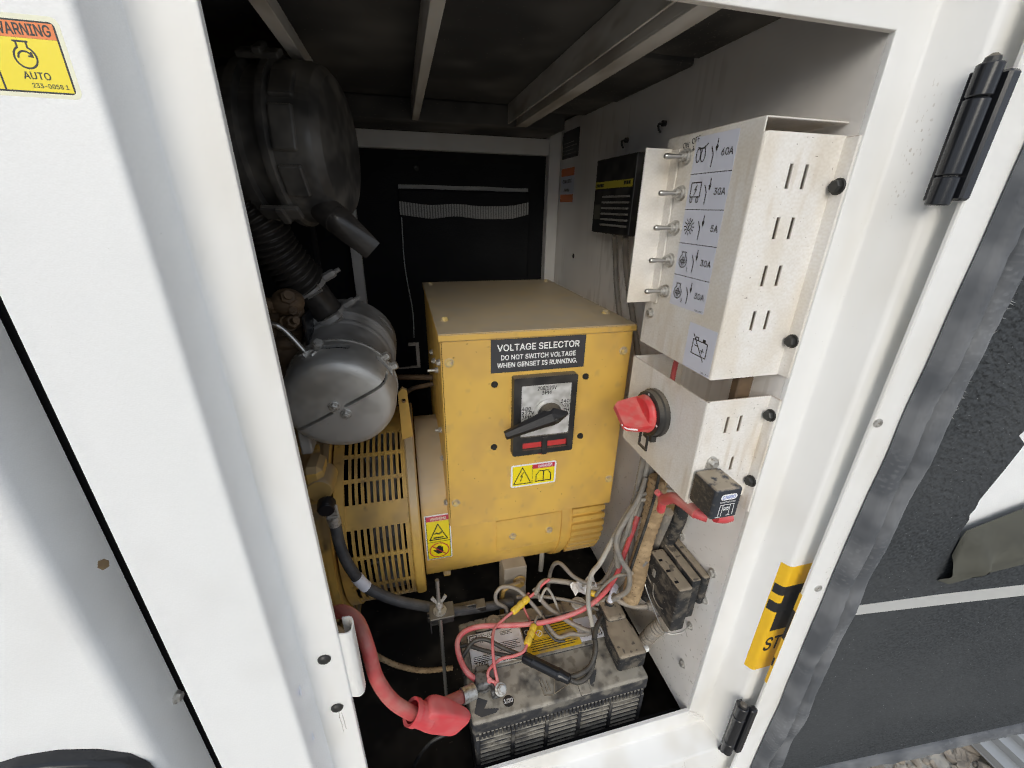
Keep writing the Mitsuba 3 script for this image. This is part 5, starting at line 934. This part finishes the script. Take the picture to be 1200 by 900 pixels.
part(c, 'lead', tube([(.2105, .399, .479), (.225, .396, .472), (.245, .402, .470), (.2620, .418, .474), (.2740, .440, .489)], .0040, 10, 16, rad=ribs(.004, .06)), 'black_wire', 50)
c = thing('terminal_lead', 'black lead curling out of the right terminal cover on the battery', 'wire')
part(c, 'lead', tube(COVER_WIRE, .0046, 10, 10), 'black_wire', 50)
c = thing('harness', 'bundle of grey dusty wires tied together under the lower control box', 'wiring')
for i, (dx, r, m) in enumerate(((0, .0050, 'grey_wire'), (.008, .0042, 'pale_wire'), (.0155, .0046, 'grey_wire'), (.0215, .0040, 'rusty_brown'))):
    part(c, 'strand', tube([(.352 + dx, .500 - dx * .4, .850), (.350 + dx, .500 - dx * .4, .80), (.347 + dx * .9, .498 - dx * .4, .755), (.338 + dx * .75, .494 - dx * .5, .722)], r, 10, 8), m, 50)
part(c, 'strand', tube([(.340, .495, .70), (.352, .49, .64), (.356, .488, .58), (.347, .49, .53)], .0072, 12, 10), 'grey_wire', 50)
part(c, 'strand', tube([(.338, .494, .722), (.322, .49, .690), (.317, .485, .66), (.322, .48, .62)], .0052, 12, 10), 'grey_wire', 50)
part(c, 'cable_tie', tube([(.343, .492, .765), (.356, .482, .764), (.372, .486, .766), (.364, .496, .768), (.343, .492, .765)], .0016, 6), 'grey_wire', 50)
c = thing('wire_tag', 'crumpled white paper tag lying on the rear wires of the battery', 'tag')
tgv = []
for i in range(9):
    for j in range(5):
        a, b = i / 8, j / 4; p = np.array([.2560, .5260, .541]) * (1 - a) * b + np.array([.3060, .5360, .541]) * a * b + np.array([.2580, .5030, .537]) * (1 - a) * (1 - b) + np.array([.3060, .5120, .537]) * a * (1 - b)
        tgv.append(p + [0, 0, .006 * math.sin(a * 9) + .004 * RNG.uniform(-1, 1)])
a = (np.arange(8)[:, None] * 5 + np.arange(4)).ravel()
part(c, 'paper', trimesh.Trimesh(tgv, np.vstack([np.stack([a, a + 1, a + 6], 1), np.stack([a, a + 6, a + 5], 1)]), process=False), 'battery_label')
c = thing('crimp_splice', 'small yellow crimp splice with a grey end beside the right terminal cover', 'crimp connector')
part(c, 'body', revolve([(0, 0), (.0055, 0), (.0062, .003), (.0055, .010), (.0062, .017), (.0050, .022), (0, .022)], (.2960, .5170, .520), (.3190, .5060, .515), 18), 'yellow_crimp', 35)
c = thing('wire_sleeve', 'pale blue grey sleeve standing on the wires behind the right terminal cover', 'wire sleeve')
part(c, 'tube', tube([(.3270, .4960, .5100), (.3290, .4950, .530), (.3315, .4920, .556)], .0058, 14), 'label_lilac', 50)
part(c, 'base', tube([(.3262, .4960, .5000), (.3275, .4958, .5150)], .0085, 14), 'dusty_black', 50)
c = thing('conduit_plug', 'dusty grey conical cable grommet at the lower end of the fuse block', 'grommet')
part(c, 'body', revolve([(0, 0), (.0065, 0), (.0105, .010), (.0125, .020), (.0125, .034), (0, .034)], (.3700, .4450, .5495), (.4100, .4440, .5500), 22), 'grey_wire', 35)
c = thing('floor_pipe', 'pale bent tube end rising from the dark floor behind the battery', 'pipe')
part(c, 'tube', tube([(.245, .66, .44), (.243, .655, .50), (.228, .65, .520), (.215, .65, .520)], .0055, 12), 'pale_wire', 50)
part(c, 'tube', tube([(.215, .66, .56), (.25, .655, .55), (.285, .65, .54), (.30, .65, .51)], .0045, 12), 'grey_wire', 50)
